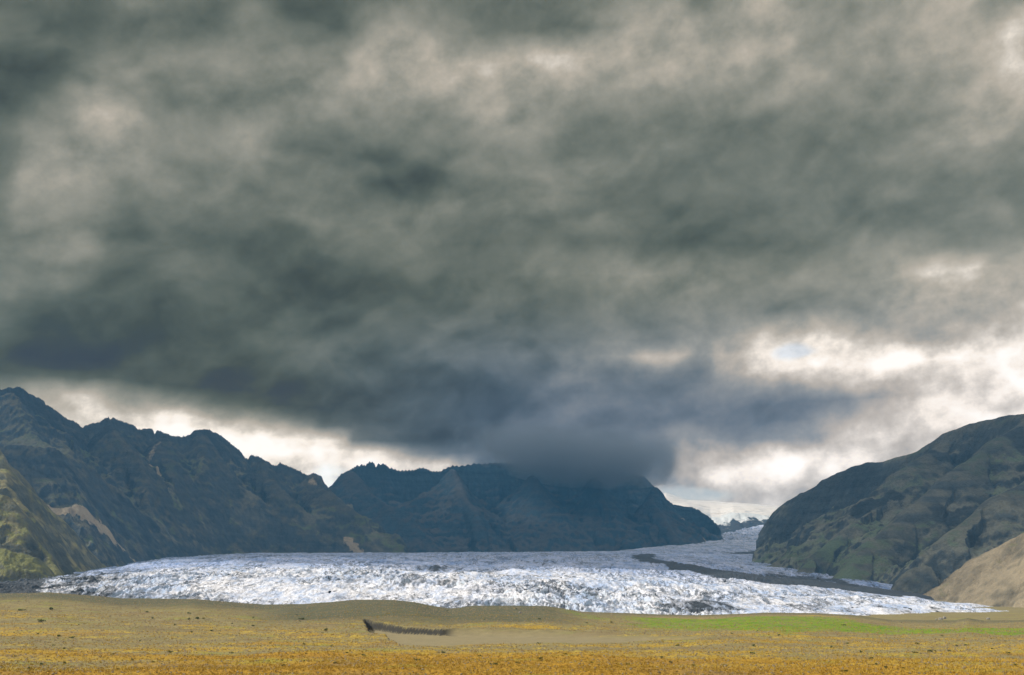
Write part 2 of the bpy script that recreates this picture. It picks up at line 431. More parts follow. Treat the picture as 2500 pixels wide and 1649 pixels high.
def massif(X, Y, ridges, foot, side, seed, jag=6.0, gully=26.0, k_foot=1.35, strata=7.0, base=None, free=True, streak=0.8, sharp=True):
    """height of a mountain from its crest lines; every ridge: (points, s1, d1, s2)"""
    H = np.full(X.shape, -1e4); T = np.zeros(X.shape); Dm = np.zeros(X.shape)
    wob = fbm(X / 420, Y / 420, 4, seed=seed); wob2 = fbm(X / 110, Y / 110, 3, seed=seed + 7)
    for ri, (pts, s1, d1, s2) in enumerate(ridges):
        pl = polyline(pts); acc = 0.0
        if ri > 0:
            rr = np.random.RandomState(seed + ri); q = [pl[0]]
            for a, b in zip(pl[:-1], pl[1:]):
                L = np.hypot(*(b - a)[:2]); nn = max(int(L / 110), 1)
                for k in range(1, nn + 1):
                    p = a + (b - a) * k / nn
                    if k < nn: p = p + np.array([rr.uniform(-55, 55), rr.uniform(-45, 45), rr.uniform(-18, 12)])
                    q.append(p)
            pl = np.array(q)
        if ri == 1: D0 = Dm.copy()
        for a, b in zip(pl[:-1], pl[1:]):
            d, t, L = seg_dist(X, Y, a, b)
            if ri > 0 or not sharp: d = np.sqrt(d * d + 900.0) - 30.0
            d2 = np.maximum(d + (wob * 70 + wob2 * 26) * np.clip(d / 220, 0, 1), 0)
            z = a[2] + (b[2] - a[2]) * t - (1.3 if ri == 0 and sharp else 0.0) * np.minimum(d2, 16) - s1 * np.minimum(d2, d1) - s2 * np.maximum(d2 - d1, 0)
            m = z > H
            H = np.where(m, z, H); T = np.where(m, acc + t * L + ri * 913, T); Dm = np.where(m, d, Dm)
            acc += L
    if len(ridges) < 2: D0 = Dm.copy()
    gm = np.clip(Dm / 130, 0, 1)
    g = 1 - ridged((T + wob2 * 30) / 120, Dm / 700 + wob * 0.3, 4, 0.55, seed + 3)
    g2 = 1 - ridged((T + wob2 * 14) / 36, Dm / 260, 3, 0.6, seed + 5)
    H = H - gm * (gully * 2.2 * g + gully * 0.7 * g2)
    H = H + fbm(X / 90, Y / 90, 5, 0.55, seed + 1) * (4 + 14 * gm)
    H = H + 2.0 * jag * (ridged(X / 24, Y / 60, 3, 0.6, seed + 2) - 0.62) * np.clip(1.3 - Dm / 60, 0.25, 1)
    # lava benches
    ph = H / 46.0 + 0.5 * wob + 0.15 * wob2
    st = (ph - np.floor(ph)); st = sstep(0.25, 0.8, st) - st
    H = H + strata * st * gm * sstep(150, 330, H + 60 * wob2) * 1.6
    if foot is not None:
        fi = inside_foot(X, Y, foot, side)
        G = ice_base(X, Y) if base is None else base
        nf = fi + wob2 * 12
        lim = G + k_foot * nf + 3.0 * perlin(X / 18, Y / 18, seed)
        if free: lim = lim + 1500 * sstep(230, 50, D0)
        lim = np.where(nf < 0, G + nf * 0.5, lim)
        kk = 22.0
        h = np.clip(0.5 + 0.5 * (lim - H) / kk, 0, 1)
        H = lim * (1 - h) + H * h - kk * h * (1 - h)
    band = sstep(0.30, 0.45, ph - np.floor(ph)) * sstep(0.90, 0.75, ph - np.floor(ph))
    crag = 0.50 * sstep(170, 50, Dm + 80 * wob2) + 0.50 * band * sstep(-0.3, 0.5, wob2 + wob) + 1.1 * (g - 0.50) * gm
    if foot is not None: crag = crag - 0.45 * sstep(300, 60, H - G + 100 * wob)
    stk = 0.5 + 0.5 * streak * gm * fbm((T + wob2 * 20) / 26, Dm / 240 + wob, 5, 0.6, seed + 60)
    return H, T, Dm, np.clip(crag, 0, 1), g2 * gm, stk

def mountain_object(name, dom, ridges, foot, side, seed, mat, patches=(), fans=(), cliffs=(), **kw):
    X, Y, s, nr, nc = polar(*dom)
    H, T, Dm, crag, gul, stk = massif(X, Y, ridges, foot, side, seed, **kw)
    G = ice_base(X, Y)
    keep = H > np.maximum(G, -20) - 22
    scree = np.zeros(X.shape)
    for pts, wd, amt in patches:        # pale screes: lines down the slope (photo places with their distance)
        pl = polyline(pts)
        for (a, b), w in zip(zip(pl[:-1], pl[1:]), wd):
            d, t, L = seg_dist(X, Y, a, b)
            ww = w * (1 + 0.7 * fbm(X / 30, Y / 30, 4, 0.6, seed + 40))
            scree = np.maximum(scree, amt * sstep(1.15, 0.6, d / ww))
    fan = np.zeros(X.shape)
    for pts, w, amt in fans:
        pl = polyline(pts)
        for a, b in zip(pl[:-1], pl[1:]):
            d, t, L = seg_dist(X, Y, a, b)
            fan = np.maximum(fan, amt * sstep(1.2, 0.55, d / (w * (1 + 0.5 * fbm(X / 80, Y / 80, 4, seed=seed + 41)))))
    crag = crag * (1 - 0.9 * fan); gul = np.maximum(gul * (1 - fan * 0.5), fan * 0.55)
    for pts, w in cliffs:
        pl = polyline(pts); k = np.zeros(X.shape)
        for a, b in zip(pl[:-1], pl[1:]):
            d, t, L = seg_dist(X, Y, a, b)
            k = np.maximum(k, sstep(1.3, 0.5, d / (w * (1 + 0.8 * fbm(X / 60, Y / 60, 4, seed=seed + 43)))))
        crag = np.maximum(crag, 0.95 * k); stk = stk - 0.25 * k * (stk > 0.3)
    V = np.stack([X, Y, H], 1)
    me = grid_mesh(name, V, nr, nc, keep, {'scree': scree, 'crag': crag, 'gully': gul, 'streak': stk})
    return structure(link(name, me, mat))
# ------------------------------------------------------------------ materials
def new_mat(name):
    m = bpy.data.materials.new(name); m.use_nodes = True
    t = NT(m.node_tree); t.n.clear()
    out = t.n.new('ShaderNodeOutputMaterial'); b = t.n.new('ShaderNodeBsdfPrincipled')
    t.l.new(b.outputs[0], out.inputs['Surface'])
    b.inputs['Specular IOR Level'].default_value = 0.15
    b.inputs['Roughness'].default_value = 0.9
    g = t.n.new('ShaderNodeNewGeometry')
    return m, t, b, g.outputs['Position'], g.outputs['Normal']

def bump(t, b, h, strength, dist):
    n = t.n.new('ShaderNodeBump'); n.inputs['Strength'].default_value = strength; n.inputs['Distance'].default_value = dist
    t.set(n.inputs['Height'], h); t.l.new(n.outputs[0], b.inputs['Normal'])

def rock_material(name, rock, brown, green, pale=(0.36, 0.31, 0.24), veg=0.5, scale=1.0):
    m, t, b, P, N = new_mat(name)
    nz = t.sep(N)[2]
    big = t.noise(P, 0.0045 * scale, 4, 0.55)
    mid = t.noise(P, 0.022 * scale, 7, 0.62)
    fine = t.noise(P, 0.16 * scale, 5, 0.65)
    streak = t.noise(t.mapv(P, scale=(1, 1, 0.16)), 0.05 * scale, 6, 0.6)
    lay = t.noise(t.mapv(P, scale=(0.12, 0.12, 1.4)), 0.035 * scale, 5, 0.6)
    steep = t.math('MAXIMUM', t.rng(nz, 0.80, 0.55), t.attr('crag'))
    c = t.mix(t.rng(t.math('ADD', mid, t.math('MULTIPLY', big, 0.6)), 0.66, 0.95), brown, tuple(0.62 * v for v in brown))
    gv = t.math('ADD', t.math('ADD', big, t.math('MULTIPLY', mid, 0.7)), t.math('MULTIPLY', steep, -0.28))
    c = t.mix(t.rng(gv, 1.02 - veg * 0.4, 1.17 - veg * 0.4), c, green)
    rk = t.mix(t.rng(t.math('ADD', t.math('MULTIPLY', streak, 0.6), t.math('MULTIPLY', lay, 0.6)), 0.42, 0.78), rock, tuple(2.1 * v for v in rock))
    c = t.mix(t.rng(t.math('ADD', t.attr('gully'), t.math('MULTIPLY', t.math('SUBTRACT', fine, 0.5), 0.8)), 0.15, 0.75, 0, 0.6), c, tuple(1.45 * v for v in brown))
    c = t.mix(t.rng(t.math('ADD', steep, t.math('ADD', t.math('MULTIPLY', t.math('SUBTRACT', mid, 0.5), 0.8), t.math('MULTIPLY', t.math('SUBTRACT', 0.5, t.attr('streak')), 0.9))), 0.22, 0.95), c, rk)
    # pale dry patches and slips
    pl_ = t.rng(t.math('ADD', t.math('MULTIPLY', fine, 0.35), t.math('MULTIPLY', t.noise(t.mapv(P, loc=(77, 31, 9)), 0.011 * scale, 8, 0.62), 0.8)), 0.66, 0.86)
    c = t.mix(t.math('MULTIPLY', pl_, 0.45), c, tuple(0.55 * v for v in pale))
    sc = t.attr('scree')
    sc = t.rng(t.math('ADD', sc, t.math('MULTIPLY', t.math('SUBTRACT', t.noise(P, 0.06 * scale, 7, 0.7), 0.5), 1.6)), 0.35, 0.75)
    c = t.mix(t.math('MULTIPLY', sc, t.rng(t.attr('scree'), 0.0, 0.25)), c, pale)
    c = t.mix(t.rng(fine, 0.3, 0.75, 0.30, 0.0), c, (0.012, 0.012, 0.012))
    sk = t.attr('streak')
    c = t.mix(t.rng(sk, 0.55, 0.80, 0, 0.55), c, t.vmath('SCALE', c, scale=1.7))
    c = t.mix(t.rng(sk, 0.45, 0.18, 0, 0.65), c, t.vmath('SCALE', c, scale=0.5))
    t.set(b.inputs['Base Color'], c)
    h = t.math('ADD', t.math('MULTIPLY', mid, 1.0), t.math('ADD', t.math('MULTIPLY', fine, 0.35), t.math('MULTIPLY', streak, 0.5)))
    bump(t, b, h, 1.0, 22.0 / scale)
    return m

M_WEST = rock_material('basalt_slopes', (0.052, 0.062, 0.066), (0.165, 0.160, 0.118), (0.135, 0.17, 0.085), (0.50, 0.42, 0.30), 0.62)
M_FAR = rock_material('haze_blue_basalt', (0.036, 0.062, 0.086), (0.105, 0.115, 0.125), (0.080, 0.12, 0.11), (0.34, 0.32, 0.28), 0.12)  # blue of the haze put into the far wall's rock colours
M_HILL = rock_material('mossy_slope', (0.09, 0.09, 0.06), (0.27, 0.24, 0.11), (0.24, 0.245, 0.075), (0.34, 0.30, 0.20), 0.85, 1.4)
M_EAST = rock_material('green_grey_slopes', (0.058, 0.070, 0.074), (0.23, 0.235, 0.19), (0.165, 0.22, 0.14), (0.30, 0.27, 0.22), 0.75, 1.2)
M_TALUS = rock_material('sunlit_talus', (0.10, 0.088, 0.06), (0.30, 0.25, 0.165), (0.17, 0.165, 0.08), (0.50, 0.42, 0.30), 0.35, 2.2)  # sunlit warmth of the slope mixed into its colours

def ice_material():
    m, t, b, P, N = new_mat('glacier_ice')
    n1 = t.noise(t.mapv(P, scale=(1, 0.35, 1)), 0.025, 6, 0.6); n2 = t.noise(t.mapv(P, rot=(0, 0, 0.5), scale=(1, 0.30, 1)), 0.10, 7, 0.66)
    n3 = t.noise(P, 0.55, 5, 0.65)
    nb = t.noise(t.mapv(P, scale=(1, 0.32, 1)), 0.016, 8, 0.68)
    nz = t.sep(N)[2]
    c = t.mix(t.rng(t.math('ADD', t.math('MULTIPLY', n2, 0.5), t.math('MULTIPLY', nb, 0.5)), 0.42, 0.56), (0.42, 0.53, 0.76), (0.88, 0.90, 0.98))
    c = t.mix(t.rng(nz, 0.86, 0.55, 0.0, 0.55), c, (0.34, 0.47, 0.58))        # teal shade of the front put into the steep walls' colour
    d = t.attr('dirt'); bl = t.attr('blue')
    c = t.mix(t.math('MULTIPLY', bl, 0.9), c, t.mix(t.rng(t.math('ADD', t.math('MULTIPLY', nb, 0.7), t.math('MULTIPLY', n2, 0.3)), 0.40, 0.60), (0.12, 0.22, 0.50), (0.42, 0.54, 0.86)))  # tints the rear ice with the blue of its cloud shade
    Q = t.vmath('ADD', t.mapv(P, rot=(0, 0, 0.35), scale=(0.8, 0.30, 0.8)), t.vmath('SCALE', t.noise(P, 0.03, 5, 0.6, col=True), scale=16.0))
    ln = t.math('ABSOLUTE', t.math('SUBTRACT', t.noise(Q, 0.10, 5, 0.6), 0.5))
    lines = t.math('MULTIPLY', t.rng(ln, 0.040, 0.010), t.rng(t.noise(P, 0.012, 5, 0.6), 0.36, 0.56))
    Q2 = t.vmath('ADD', t.mapv(P, scale=(0.8, 0.22, 0.8)), t.vmath('SCALE', t.noise(P, 0.012, 5, 0.6, col=True), scale=40.0))
    ln2 = t.math('ABSOLUTE', t.math('SUBTRACT', t.noise(Q2, 0.030, 6, 0.62), 0.5))
    lines2 = t.math('MULTIPLY', t.rng(ln2, 0.030, 0.008), t.rng(t.noise(P, 0.006, 5, 0.6), 0.40, 0.55))
    lines = t.math('MAXIMUM', lines, lines2)
    speck = t.math('MULTIPLY', t.rng(t.math('ADD', t.math('MULTIPLY', n2, 0.6), t.math('MULTIPLY', n3, 0.4)), 0.53, 0.66), 0.75)
    dm = t.rng(t.math('ADD', d, t.math('MULTIPLY', t.math('SUBTRACT', t.math('ADD', n1, n2), 1.0), 1.1)), 0.38, 0.62)
    dm = t.math('MAXIMUM', dm, t.math('MULTIPLY', speck, t.rng(n1, 0.35, 0.6, 0.25, 0.9)))
    dm = t.math('MAXIMUM', dm, t.math('MULTIPLY', lines, 0.85))
    dm = t.math('MAXIMUM', dm, t.math('MULTIPLY', t.rng(nb, 0.56, 0.66), t.math('MULTIPLY', bl, 0.75)))
    c = t.mix(dm, c, t.mix(n3, (0.014, 0.024, 0.040), (0.055, 0.062, 0.070)))
    t.set(b.inputs['Base Color'], c)
    b.inputs['Roughness'].default_value = 0.6; b.inputs['Specular IOR Level'].default_value = 0.3
    bump(t, b, t.math('ADD', n2, t.math('MULTIPLY', n3, 0.4)), 0.9, 4.0)
    return m
M_ICE = ice_material()

def snow_material():
    m, t, b, P, N = new_mat('ice_cap_snow')
    n = t.noise(t.mapv(P, scale=(0.35, 1, 1.6)), 0.012, 8, 0.65)
    nz = t.sep(N)[2]
    c = t.mix(t.rng(n, 0.52, 0.68, 0, 0.6), (0.86, 0.82, 0.78), (0.42, 0.38, 0.33))
    c = t.mix(t.rng(nz, 0.97, 0.80), c, (0.34, 0.46, 0.56))
    t.set(b.inputs['Base Color'], c)
    bump(t, b, n, 0.8, 25.0)
    return m
M_SNOW = snow_material()

def icefall_material():
    m, t, b, P, N = new_mat('cliff_under_ice')
    n = t.noise(t.mapv(P, scale=(1, 1, 0.22)), 0.014, 7, 0.65)
    n2 = t.noise(P, 0.03, 6, 0.6)
    a = t.attr('scree')
    f = t.rng(t.math('ADD', a, t.math('MULTIPLY', t.math('SUBTRACT', n, 0.5), 1.3)), 0.42, 0.56)
    c = t.mix(f, t.mix(n2, (0.020, 0.024, 0.03), (0.075, 0.07, 0.065)), t.mix(n2, (0.55, 0.62, 0.68), (0.82, 0.82, 0.80)))
    t.set(b.inputs['Base Color'], c); bump(t, b, n2, 0.9, 16.0)
    return m
M_BACK = icefall_material()

def plain_material():
    m, t, b, P, N = new_mat('gravel_plain')
    X, Y, Z = t.sep(P)[:3]
    a = t.noise(P, 0.018, 7, 0.6); c1 = t.noise(P, 0.16, 7, 0.65); f = t.noise(P, 1.3, 5, 0.68); vf = t.noise(P, 5.0, 3, 0.6)
    grav = t.mix(t.rng(c1, 0.35, 0.68), (0.27, 0.23, 0.105), (0.165, 0.145, 0.066))
    grav = t.mix(t.rng(vf, 0.55, 0.75, 0, 0.55), grav, (0.36, 0.30, 0.21))
    grav = t.mix(t.rng(f, 0.48, 0.28, 0, 0.6), grav, (0.060, 0.045, 0.028))
    dry = t.mix(t.rng(c1, 0.40, 0.62), (0.37, 0.25, 0.024), (0.46, 0.35, 0.065))
    dry = t.mix(t.rng(f, 0.55, 0.35, 0, 0.75), dry, (0.16, 0.10, 0.02))
    dry = t.mix(t.rng(t.attr('grass'), 0.50, 1.0, 0.0, 0.75), dry, t.mix(t.rng(f, 0.35, 0.6), (0.17, 0.085, 0.012), (0.44, 0.245, 0.024)))
    moss = t.mix(f, (0.16, 0.20, 0.03), (0.30, 0.30, 0.055))
    gm = t.attr('grass')
    k = t.math('ADD', gm, t.math('ADD', t.math('MULTIPLY', t.math('SUBTRACT', a, 0.5), 0.9), t.math('ADD', t.math('MULTIPLY', t.math('SUBTRACT', c1, 0.5), 1.6), t.math('MULTIPLY', t.math('SUBTRACT', f, 0.5), 1.2))))
    c = t.mix(t.rng(k, 0.42, 0.66), grav, dry)
    hz = t.noise(t.mapv(P, loc=(40, 8, 0), scale=(0.6, 1.5, 1)), 0.035, 7, 0.62)
    c = t.mix(t.rng(hz, 0.52, 0.66, 0, 0.65), c, t.mix(f, (0.15, 0.105, 0.055), (0.23, 0.17, 0.09)))
    hm = t.noise(t.mapv(P, loc=(4, 90, 0), scale=(0.7, 1.3, 1)), 0.05, 7, 0.62)
    c = t.mix(t.rng(hm, 0.55, 0.68, 0, 0.6), c, moss)
    gr = t.attr('green')
    k2 = t.math('ADD', gr, t.math('ADD', t.math('MULTIPLY', t.math('SUBTRACT', a, 0.5), 0.9), t.math('MULTIPLY', t.math('SUBTRACT', c1, 0.5), 0.9)))
    c = t.mix(t.rng(k2, 0.35, 0.85), c, t.mix(t.rng(c1, 0.3, 0.7), (0.055, 0.19, 0.006), (0.24, 0.27, 0.025)))
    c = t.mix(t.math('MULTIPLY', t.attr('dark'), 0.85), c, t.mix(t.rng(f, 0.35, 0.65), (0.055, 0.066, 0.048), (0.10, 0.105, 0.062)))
    silt = t.mix(t.rng(c1, 0.3, 0.7), (0.27, 0.232, 0.135), (0.22, 0.19, 0.11))
    bedm = t.attr('bed')
    c = t.mix(bedm, c, silt)
    bk = t.attr('bank')
    c = t.mix(bk, c, t.mix(t.noise(t.mapv(P, scale=(1, 1, 0.3)), 0.9, 5, 0.6), (0.020, 0.020, 0.018), (0.065, 0.060, 0.048)))  # shadow on the bank face painted as near-black earth
    t.set(b.inputs['Base Color'], c)
    bump(t, b, t.math('ADD', t.math('MULTIPLY', f, 0.5), t.math('ADD', t.math('MULTIPLY', vf, 0.25), t.math('MULTIPLY', c1, 0.4))), 0.9, 0.7)
    return m
M_PLAIN = plain_material()

def plant_material(name, c1, c2):
    m, t, b, P, N = new_mat(name)
    t.set(b.inputs['Base Color'], t.mix(t.rng(t.noise(P, 1.7, 3), 0.35, 0.65), c1, c2))
    return m
M_LEAF = plant_material('shrub_leaves', (0.035, 0.060, 0.014), (0.080, 0.110, 0.025))
M_STEM = plant_material('shrub_twigs', (0.07, 0.05, 0.03), (0.11, 0.08, 0.05))
M_TUFT = plant_material('dry_grass_blades', (0.36, 0.225, 0.022), (0.46, 0.32, 0.05))
M_GRAVEL = plant_material('gravel_stones', (0.12, 0.095, 0.055), (0.28, 0.22, 0.13))
M_STONE = plant_material('pale_stone', (0.16, 0.15, 0.14), (0.42, 0.40, 0.37))

def cloud_material():
    m, t, b, P, N = new_mat('shade_cloud_skin')  # for the added shade clouds only; lets part of the sun through
    t.set(b.inputs['Base Color'], t.mix(t.noise(P, 0.002, 6), (0.80, 0.80, 0.80), (0.92, 0.92, 0.92)))
    b.inputs['Roughness'].default_value = 1.0
    tr = t.n.new('ShaderNodeBsdfTransparent'); mx = t.n.new('ShaderNodeMixShader'); mx.inputs[0].default_value = 0.56
    t.l.new(b.outputs[0], mx.inputs[1]); t.l.new(tr.outputs[0], mx.inputs[2])
    t.l.new(mx.outputs[0], [n for n in t.n if n.type == 'OUTPUT_MATERIAL'][0].inputs['Surface'])
    return m
M_SHADE_CLOUD = cloud_material()
# ------------------------------------------------------------------ the gravel plain
GREEN = [[(1480, 1498), (1700, 1503), (1900, 1499), (2040, 1500), (2130, 1510), (2250, 1517), (2500, 1520), (2620, 1530), (2500, 1537), (2200, 1538), (2050, 1536), (1930, 1545), (1800, 1536), (1640, 1530), (1540, 1520)],
         [(1350, 1490), (1480, 1498), (1540, 1512), (1440, 1512), (1360, 1500)],
         [(1560, 1532), (1700, 1535), (1650, 1542), (1570, 1543)], [(1840, 1546), (1900, 1547), (1870, 1554), (1830, 1553)]]
def build_plain():
    X, Y, s, nr, nc = polar(-1.05, 1.05, 0.0015, 90, 1230, 0.0025)
    Z, m, cliffy = plain_z(X, Y)
    V = np.stack([X, Y, Z], 1)
    # dry yellow grass: thick on the near shelf, in bands further out
    g = 0.26 + 0.56 * sstep(420, 255, Y) + 0.16 * sstep(560, 400, Y)
    g = g + 0.55 * fbm(X / 130, Y / 26, 4, 0.55, seed=31) - 0.15 * sstep(500, 800, Y)
    bar = np.exp(-((Y - (470 + 14 * fbm(X / 90, Y / 90, 2, seed=33))) / 26) ** 2) * sstep(-20, -90, X)
    g = g + 0.38 * bar
    near_bare = np.exp(-((Y - 415) / 28) ** 2) * sstep(-150, -215, X)
    g = g - 0.7 * near_bare
    gr = np.zeros(X.shape)
    for k, p in enumerate(GREEN):
        sd = in_view_poly(X, Y, 1.0 if k < 2 else 0.0, p)
        gr = np.maximum(gr, sstep(-14, 18, sd + 10 * fbm(X / 30, Y / 30, 3, seed=41)) * (1.15 if k == 0 else 0.7))
    gr = gr * (0.62 + 0.38 * sstep(-0.3, 0.5, fbm(X / 40, Y / 30, 4, 0.6, seed=46)))
    gr = np.maximum(gr, 0.34 * sstep(560, 760, Y) * sstep(-60, 120, X) * sstep(860, 700, Y))
    shelf_bank = sstep(266, 270, Y) * sstep(276, 271, Y)
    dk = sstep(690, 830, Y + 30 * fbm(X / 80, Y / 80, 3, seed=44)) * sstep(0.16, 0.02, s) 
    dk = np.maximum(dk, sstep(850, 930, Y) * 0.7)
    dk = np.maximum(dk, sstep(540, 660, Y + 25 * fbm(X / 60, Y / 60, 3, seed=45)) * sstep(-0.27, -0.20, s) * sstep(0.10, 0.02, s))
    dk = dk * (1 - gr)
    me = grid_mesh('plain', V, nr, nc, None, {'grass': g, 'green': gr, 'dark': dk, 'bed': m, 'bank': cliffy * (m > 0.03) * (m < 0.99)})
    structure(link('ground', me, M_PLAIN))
    # the same land further off, one coarse sheet to the horizon
    xs = np.concatenate([-np.geomspace(14000, 200, 40), np.linspace(-150, 150, 12), np.geomspace(200, 14000, 40)])
    GX, GY = np.meshgrid(xs, xs + 0.0)
    Zb = np.full(GX.size, -9.0)
    V = np.stack([GX.ravel(), GY.ravel(), Zb], 1)
    z0 = np.zeros(GX.size)
    me = grid_mesh('outwash', V, len(xs), len(xs), None, {'grass': z0 + 0.2, 'green': z0, 'dark': z0, 'bed': z0, 'bank': z0})
    structure(link('terrain', me, M_PLAIN))
    return 
build_plain()

# ------------------------------------------------------------------ the glacier
MORAINE = [(1552, 1358), (1553, 1366), (1578, 1375), (1616, 1383), (1664, 1393), (1711, 1407), (1760, 1415), (1807, 1420), (1871, 1428), (1960, 1435), (2060, 1444),
           (2160, 1453), (2290, 1466), (2400, 1481), (2500, 1494), (2600, 1500), (2600, 1482), (2400, 1470), (2250, 1452), (2100, 1437), (1960, 1423), (1839, 1415), (1760, 1401), (1711, 1391),
           (1648, 1382), (1603, 1372), (1587, 1364), (1593, 1355), (1570, 1354)]
def ice_poly(pts): return np.array([on_ice(x, y)[:2] for x, y in pts])
def build_glacier():
    s = np.arange(-0.60, 0.60, 0.00092)
    Yr = np.concatenate([np.exp(np.arange(math.log(1120), math.log(1850), 0.00105)), np.exp(np.arange(math.log(1850), math.log(9000), 0.0028))])
    Sg, Yg = np.meshgrid(s, Yr); nr, nc = Sg.shape
    Yj = Yg; X = (Sg * Yj).ravel(); Y = Yj.ravel(); s_ = Sg.ravel()
    Z = ice_base(X, Y)
    # big swells
    Z = Z + 9 * fbm(X / 240, Y / 130, 4, seed=51) * sstep(1180, 1600, Y) * sstep(5200, 2500, Y)
    Z = Z + 5 * fbm(X / 90, Y / 90, 3, seed=50) * sstep(1150, 1300, Y) * sstep(2200, 1600, Y)
    rough = sstep(-0.35, 0.30, fbm(X / 300, Y / 240, 3, seed=52))
    front = sstep(1950, 1350, Y)
    A = (3.0 + 5.0 * rough) * (1 - front) + front * (2.6 + 7.4 * rough)
    rightflat = sstep(0.16, 0.34, s_) * sstep(2600, 1900, Y)
    A = A * (1 - 0.72 * rightflat)
    # smooth white tongue
    sd = poly_sd(X, Y, ice_poly([(940, 1402), (1080, 1388), (1250, 1398), (1500, 1408), (1480, 1415), (1250, 1412), (1060, 1416)]))
    A = A * (1 - 0.75 * sstep(-20, 30, sd))
    A = A * sstep(1118, 1160, Y) * (1 - 0.4 * sstep(3000, 6000, Y))
    wx = X + 18 * fbm(X / 70, Y / 70, 3, seed=53); wy = Y + 18 * fbm(X / 70, Y / 70, 3, seed=54)
    c = 0.92; sn = 0.39
    # lines of flow fan out from the mouth of the valley
    fx, fy = wx - 400.0, 4700.0 - wy
    rr_ = np.hypot(fx, np.maximum(fy, 300)); u = np.arctan2(fx, np.maximum(fy, 300)) * 2600.0; v = rr_
    sc = np.where(Y > 2600, 1.8, np.interp(Y, [1100, 2600], [1.0, 1.8]))
    def fin(L1, L2, seed, uu, vv):
        n = np.abs(perlin(uu / L1, vv / L2, seed)) * 1.9
        return np.minimum(n, 1) ** 0.75            # sharp furrows, broad tops
    def split(a, b, seed):
        return fin(a, b, seed, u, v), fin(a * 0.9, b * 0.6, seed + 1, v, u)
    f1, f2 = split(17, 60, 55)
    f3 = fin(7, 20, 57, u, v); f4 = fin(4, 6, 58, u, v)
    g1 = fin(38, 170, 59, u, v); g3 = fin(19, 40, 60, u, v)
    sp = ridged(u / 14, v / 42, 4, 0.64, 68) ** 1.5
    near = f1 * 0.45 + f2 * 0.30 + f3 * 0.30 + f4 * 0.20 + 1.6 * sp
    far = g1 * 0.6 + g3 * 0.7 + f3 * 0.3 + 0.9 * ridged(u / 34, v / 60, 3, 0.6, 69)
    w = sstep(1700, 2800, Y)
    disp = near * (1 - w) + far * w
    # snout: tall splinters leaning down
    Z = Z + A * (disp - 1.15) * 0.62
    Z = Z + front * 0.8 * (perlin(X / 2.6, Y / 2.6, 61))
    # icefall coming round the corner
    fall = sstep(5200, 6500, Y) * sstep(0.1, 0.15, s_)
    Z = Z + fall * 22 * (fin(60, 110, 62, Y, X) + 0.6 * fin(35, 35, 63, X, Y) - 0.9)
    md = poly_sd(X, Y, ice_poly(MORAINE))
    dirt = sstep(-32, 6, md + 10 * fbm(X / 60, Y / 90, 4, seed=64)) * np.interp(Y, [1500, 2600], [0.78, 1.0])
    Z = Z + 5 * sstep(0, 45, md)
    # grit bands carried with the flow
    fl = X - 0.30 * (Y - 1200) * 0.3
    bands = 0.5 + 0.5 * fbm(u / 34, v / 420, 5, 0.62, seed=65)
    stripes = 0.5 + 0.5 * fbm(u / 90, v / 900, 4, 0.6, seed=67)
    right = sstep(0.17, 0.26, s_) * sstep(3400, 2600, Y)
    dirt = np.maximum(dirt, right * (0.10 + 0.42 * bands))
    dirt = np.maximum(dirt, 0.95 * sstep(-0.441, -0.452, s_ + 0.01 * fbm(X / 60, Y / 60, 3, seed=81)) * sstep(2600, 2000, Y))
    west = sstep(-0.27, -0.42, s_) * sstep(3600, 2000, Y)
    dirt = np.maximum(dirt, west * (0.34 + 0.5 * bands))
    for pts, a in (([(1600, 1478), (1700, 1466), (1800, 1475), (1840, 1498), (1760, 1506), (1640, 1500)], 0.62),
                   ([(880, 1420), (1000, 1412), (1130, 1418), (1120, 1432), (990, 1434)], 0.42),
                   ([(1250, 1480), (1500, 1468), (1640, 1480), (1500, 1490)], 0.36),
                   ([(1860, 1400), (1990, 1408), (2160, 1442), (2340, 1468), (2300, 1470), (2120, 1450), (1960, 1420), (1880, 1408)], 0.7),
                   ([(1340, 1385), (1430, 1378), (1480, 1402), (1430, 1412), (1350, 1405)], 0.30),
                   ([(1770, 1350), (1880, 1345), (1880, 1351), (1790, 1354)], 0.9)):
        q = poly_sd(X, Y, ice_poly(pts))
        dirt = np.maximum(dirt, a * sstep(-30, 20, q + 12 * fbm(X / 50, Y / 50, 3, seed=66)))
    pat = fbm(X / 190, Y / 110, 5, 0.6, seed=80)
    dirt = np.maximum(dirt, 0.05 + 0.62 * sstep(0.45, 0.85, 0.5 * bands + 0.5 * stripes) * (0.55 + 0.45 * sstep(1500, 2200, Y)))
    dirt = np.maximum(dirt, 0.24 * sstep(0.10, 0.75, pat))
    blue = sstep(0.10, 0.17, s_) * sstep(4300, 5600, Y) * 0.5
    blue = np.maximum(blue, 0.85 * sstep(1650, 2300, Y) * (1 - 0.35 * sstep(4200, 5600, Y)) + 0.5 * sstep(0.2, 0.7, -pat) * sstep(1500, 1200, Y) * 0.5)  # cloud-shade blue painted onto the rear ice, plus random patches near the snout
    V = np.stack([X, Y, Z], 1)
    me = grid_mesh('glacier', V, nr, nc, None, {'dirt': dirt, 'blue': blue})
    structure(link('glacier', me, M_ICE))
build_glacier()

# ------------------------------------------------------------------ mountains
FOOT_W = np.array([on_ice(x, y) for x, y in [(-500, 1446), (-200, 1444), (0, 1438), (60, 1428), (130, 1418), (190, 1402), (250, 1391), (330, 1378), (400, 1366)]] + [at(480, 1356, 4150), at(560, 1353, 4550)])
def shift(p, dx, dy): return np.array([p[0] + dx, p[1] + dy, p[2]])

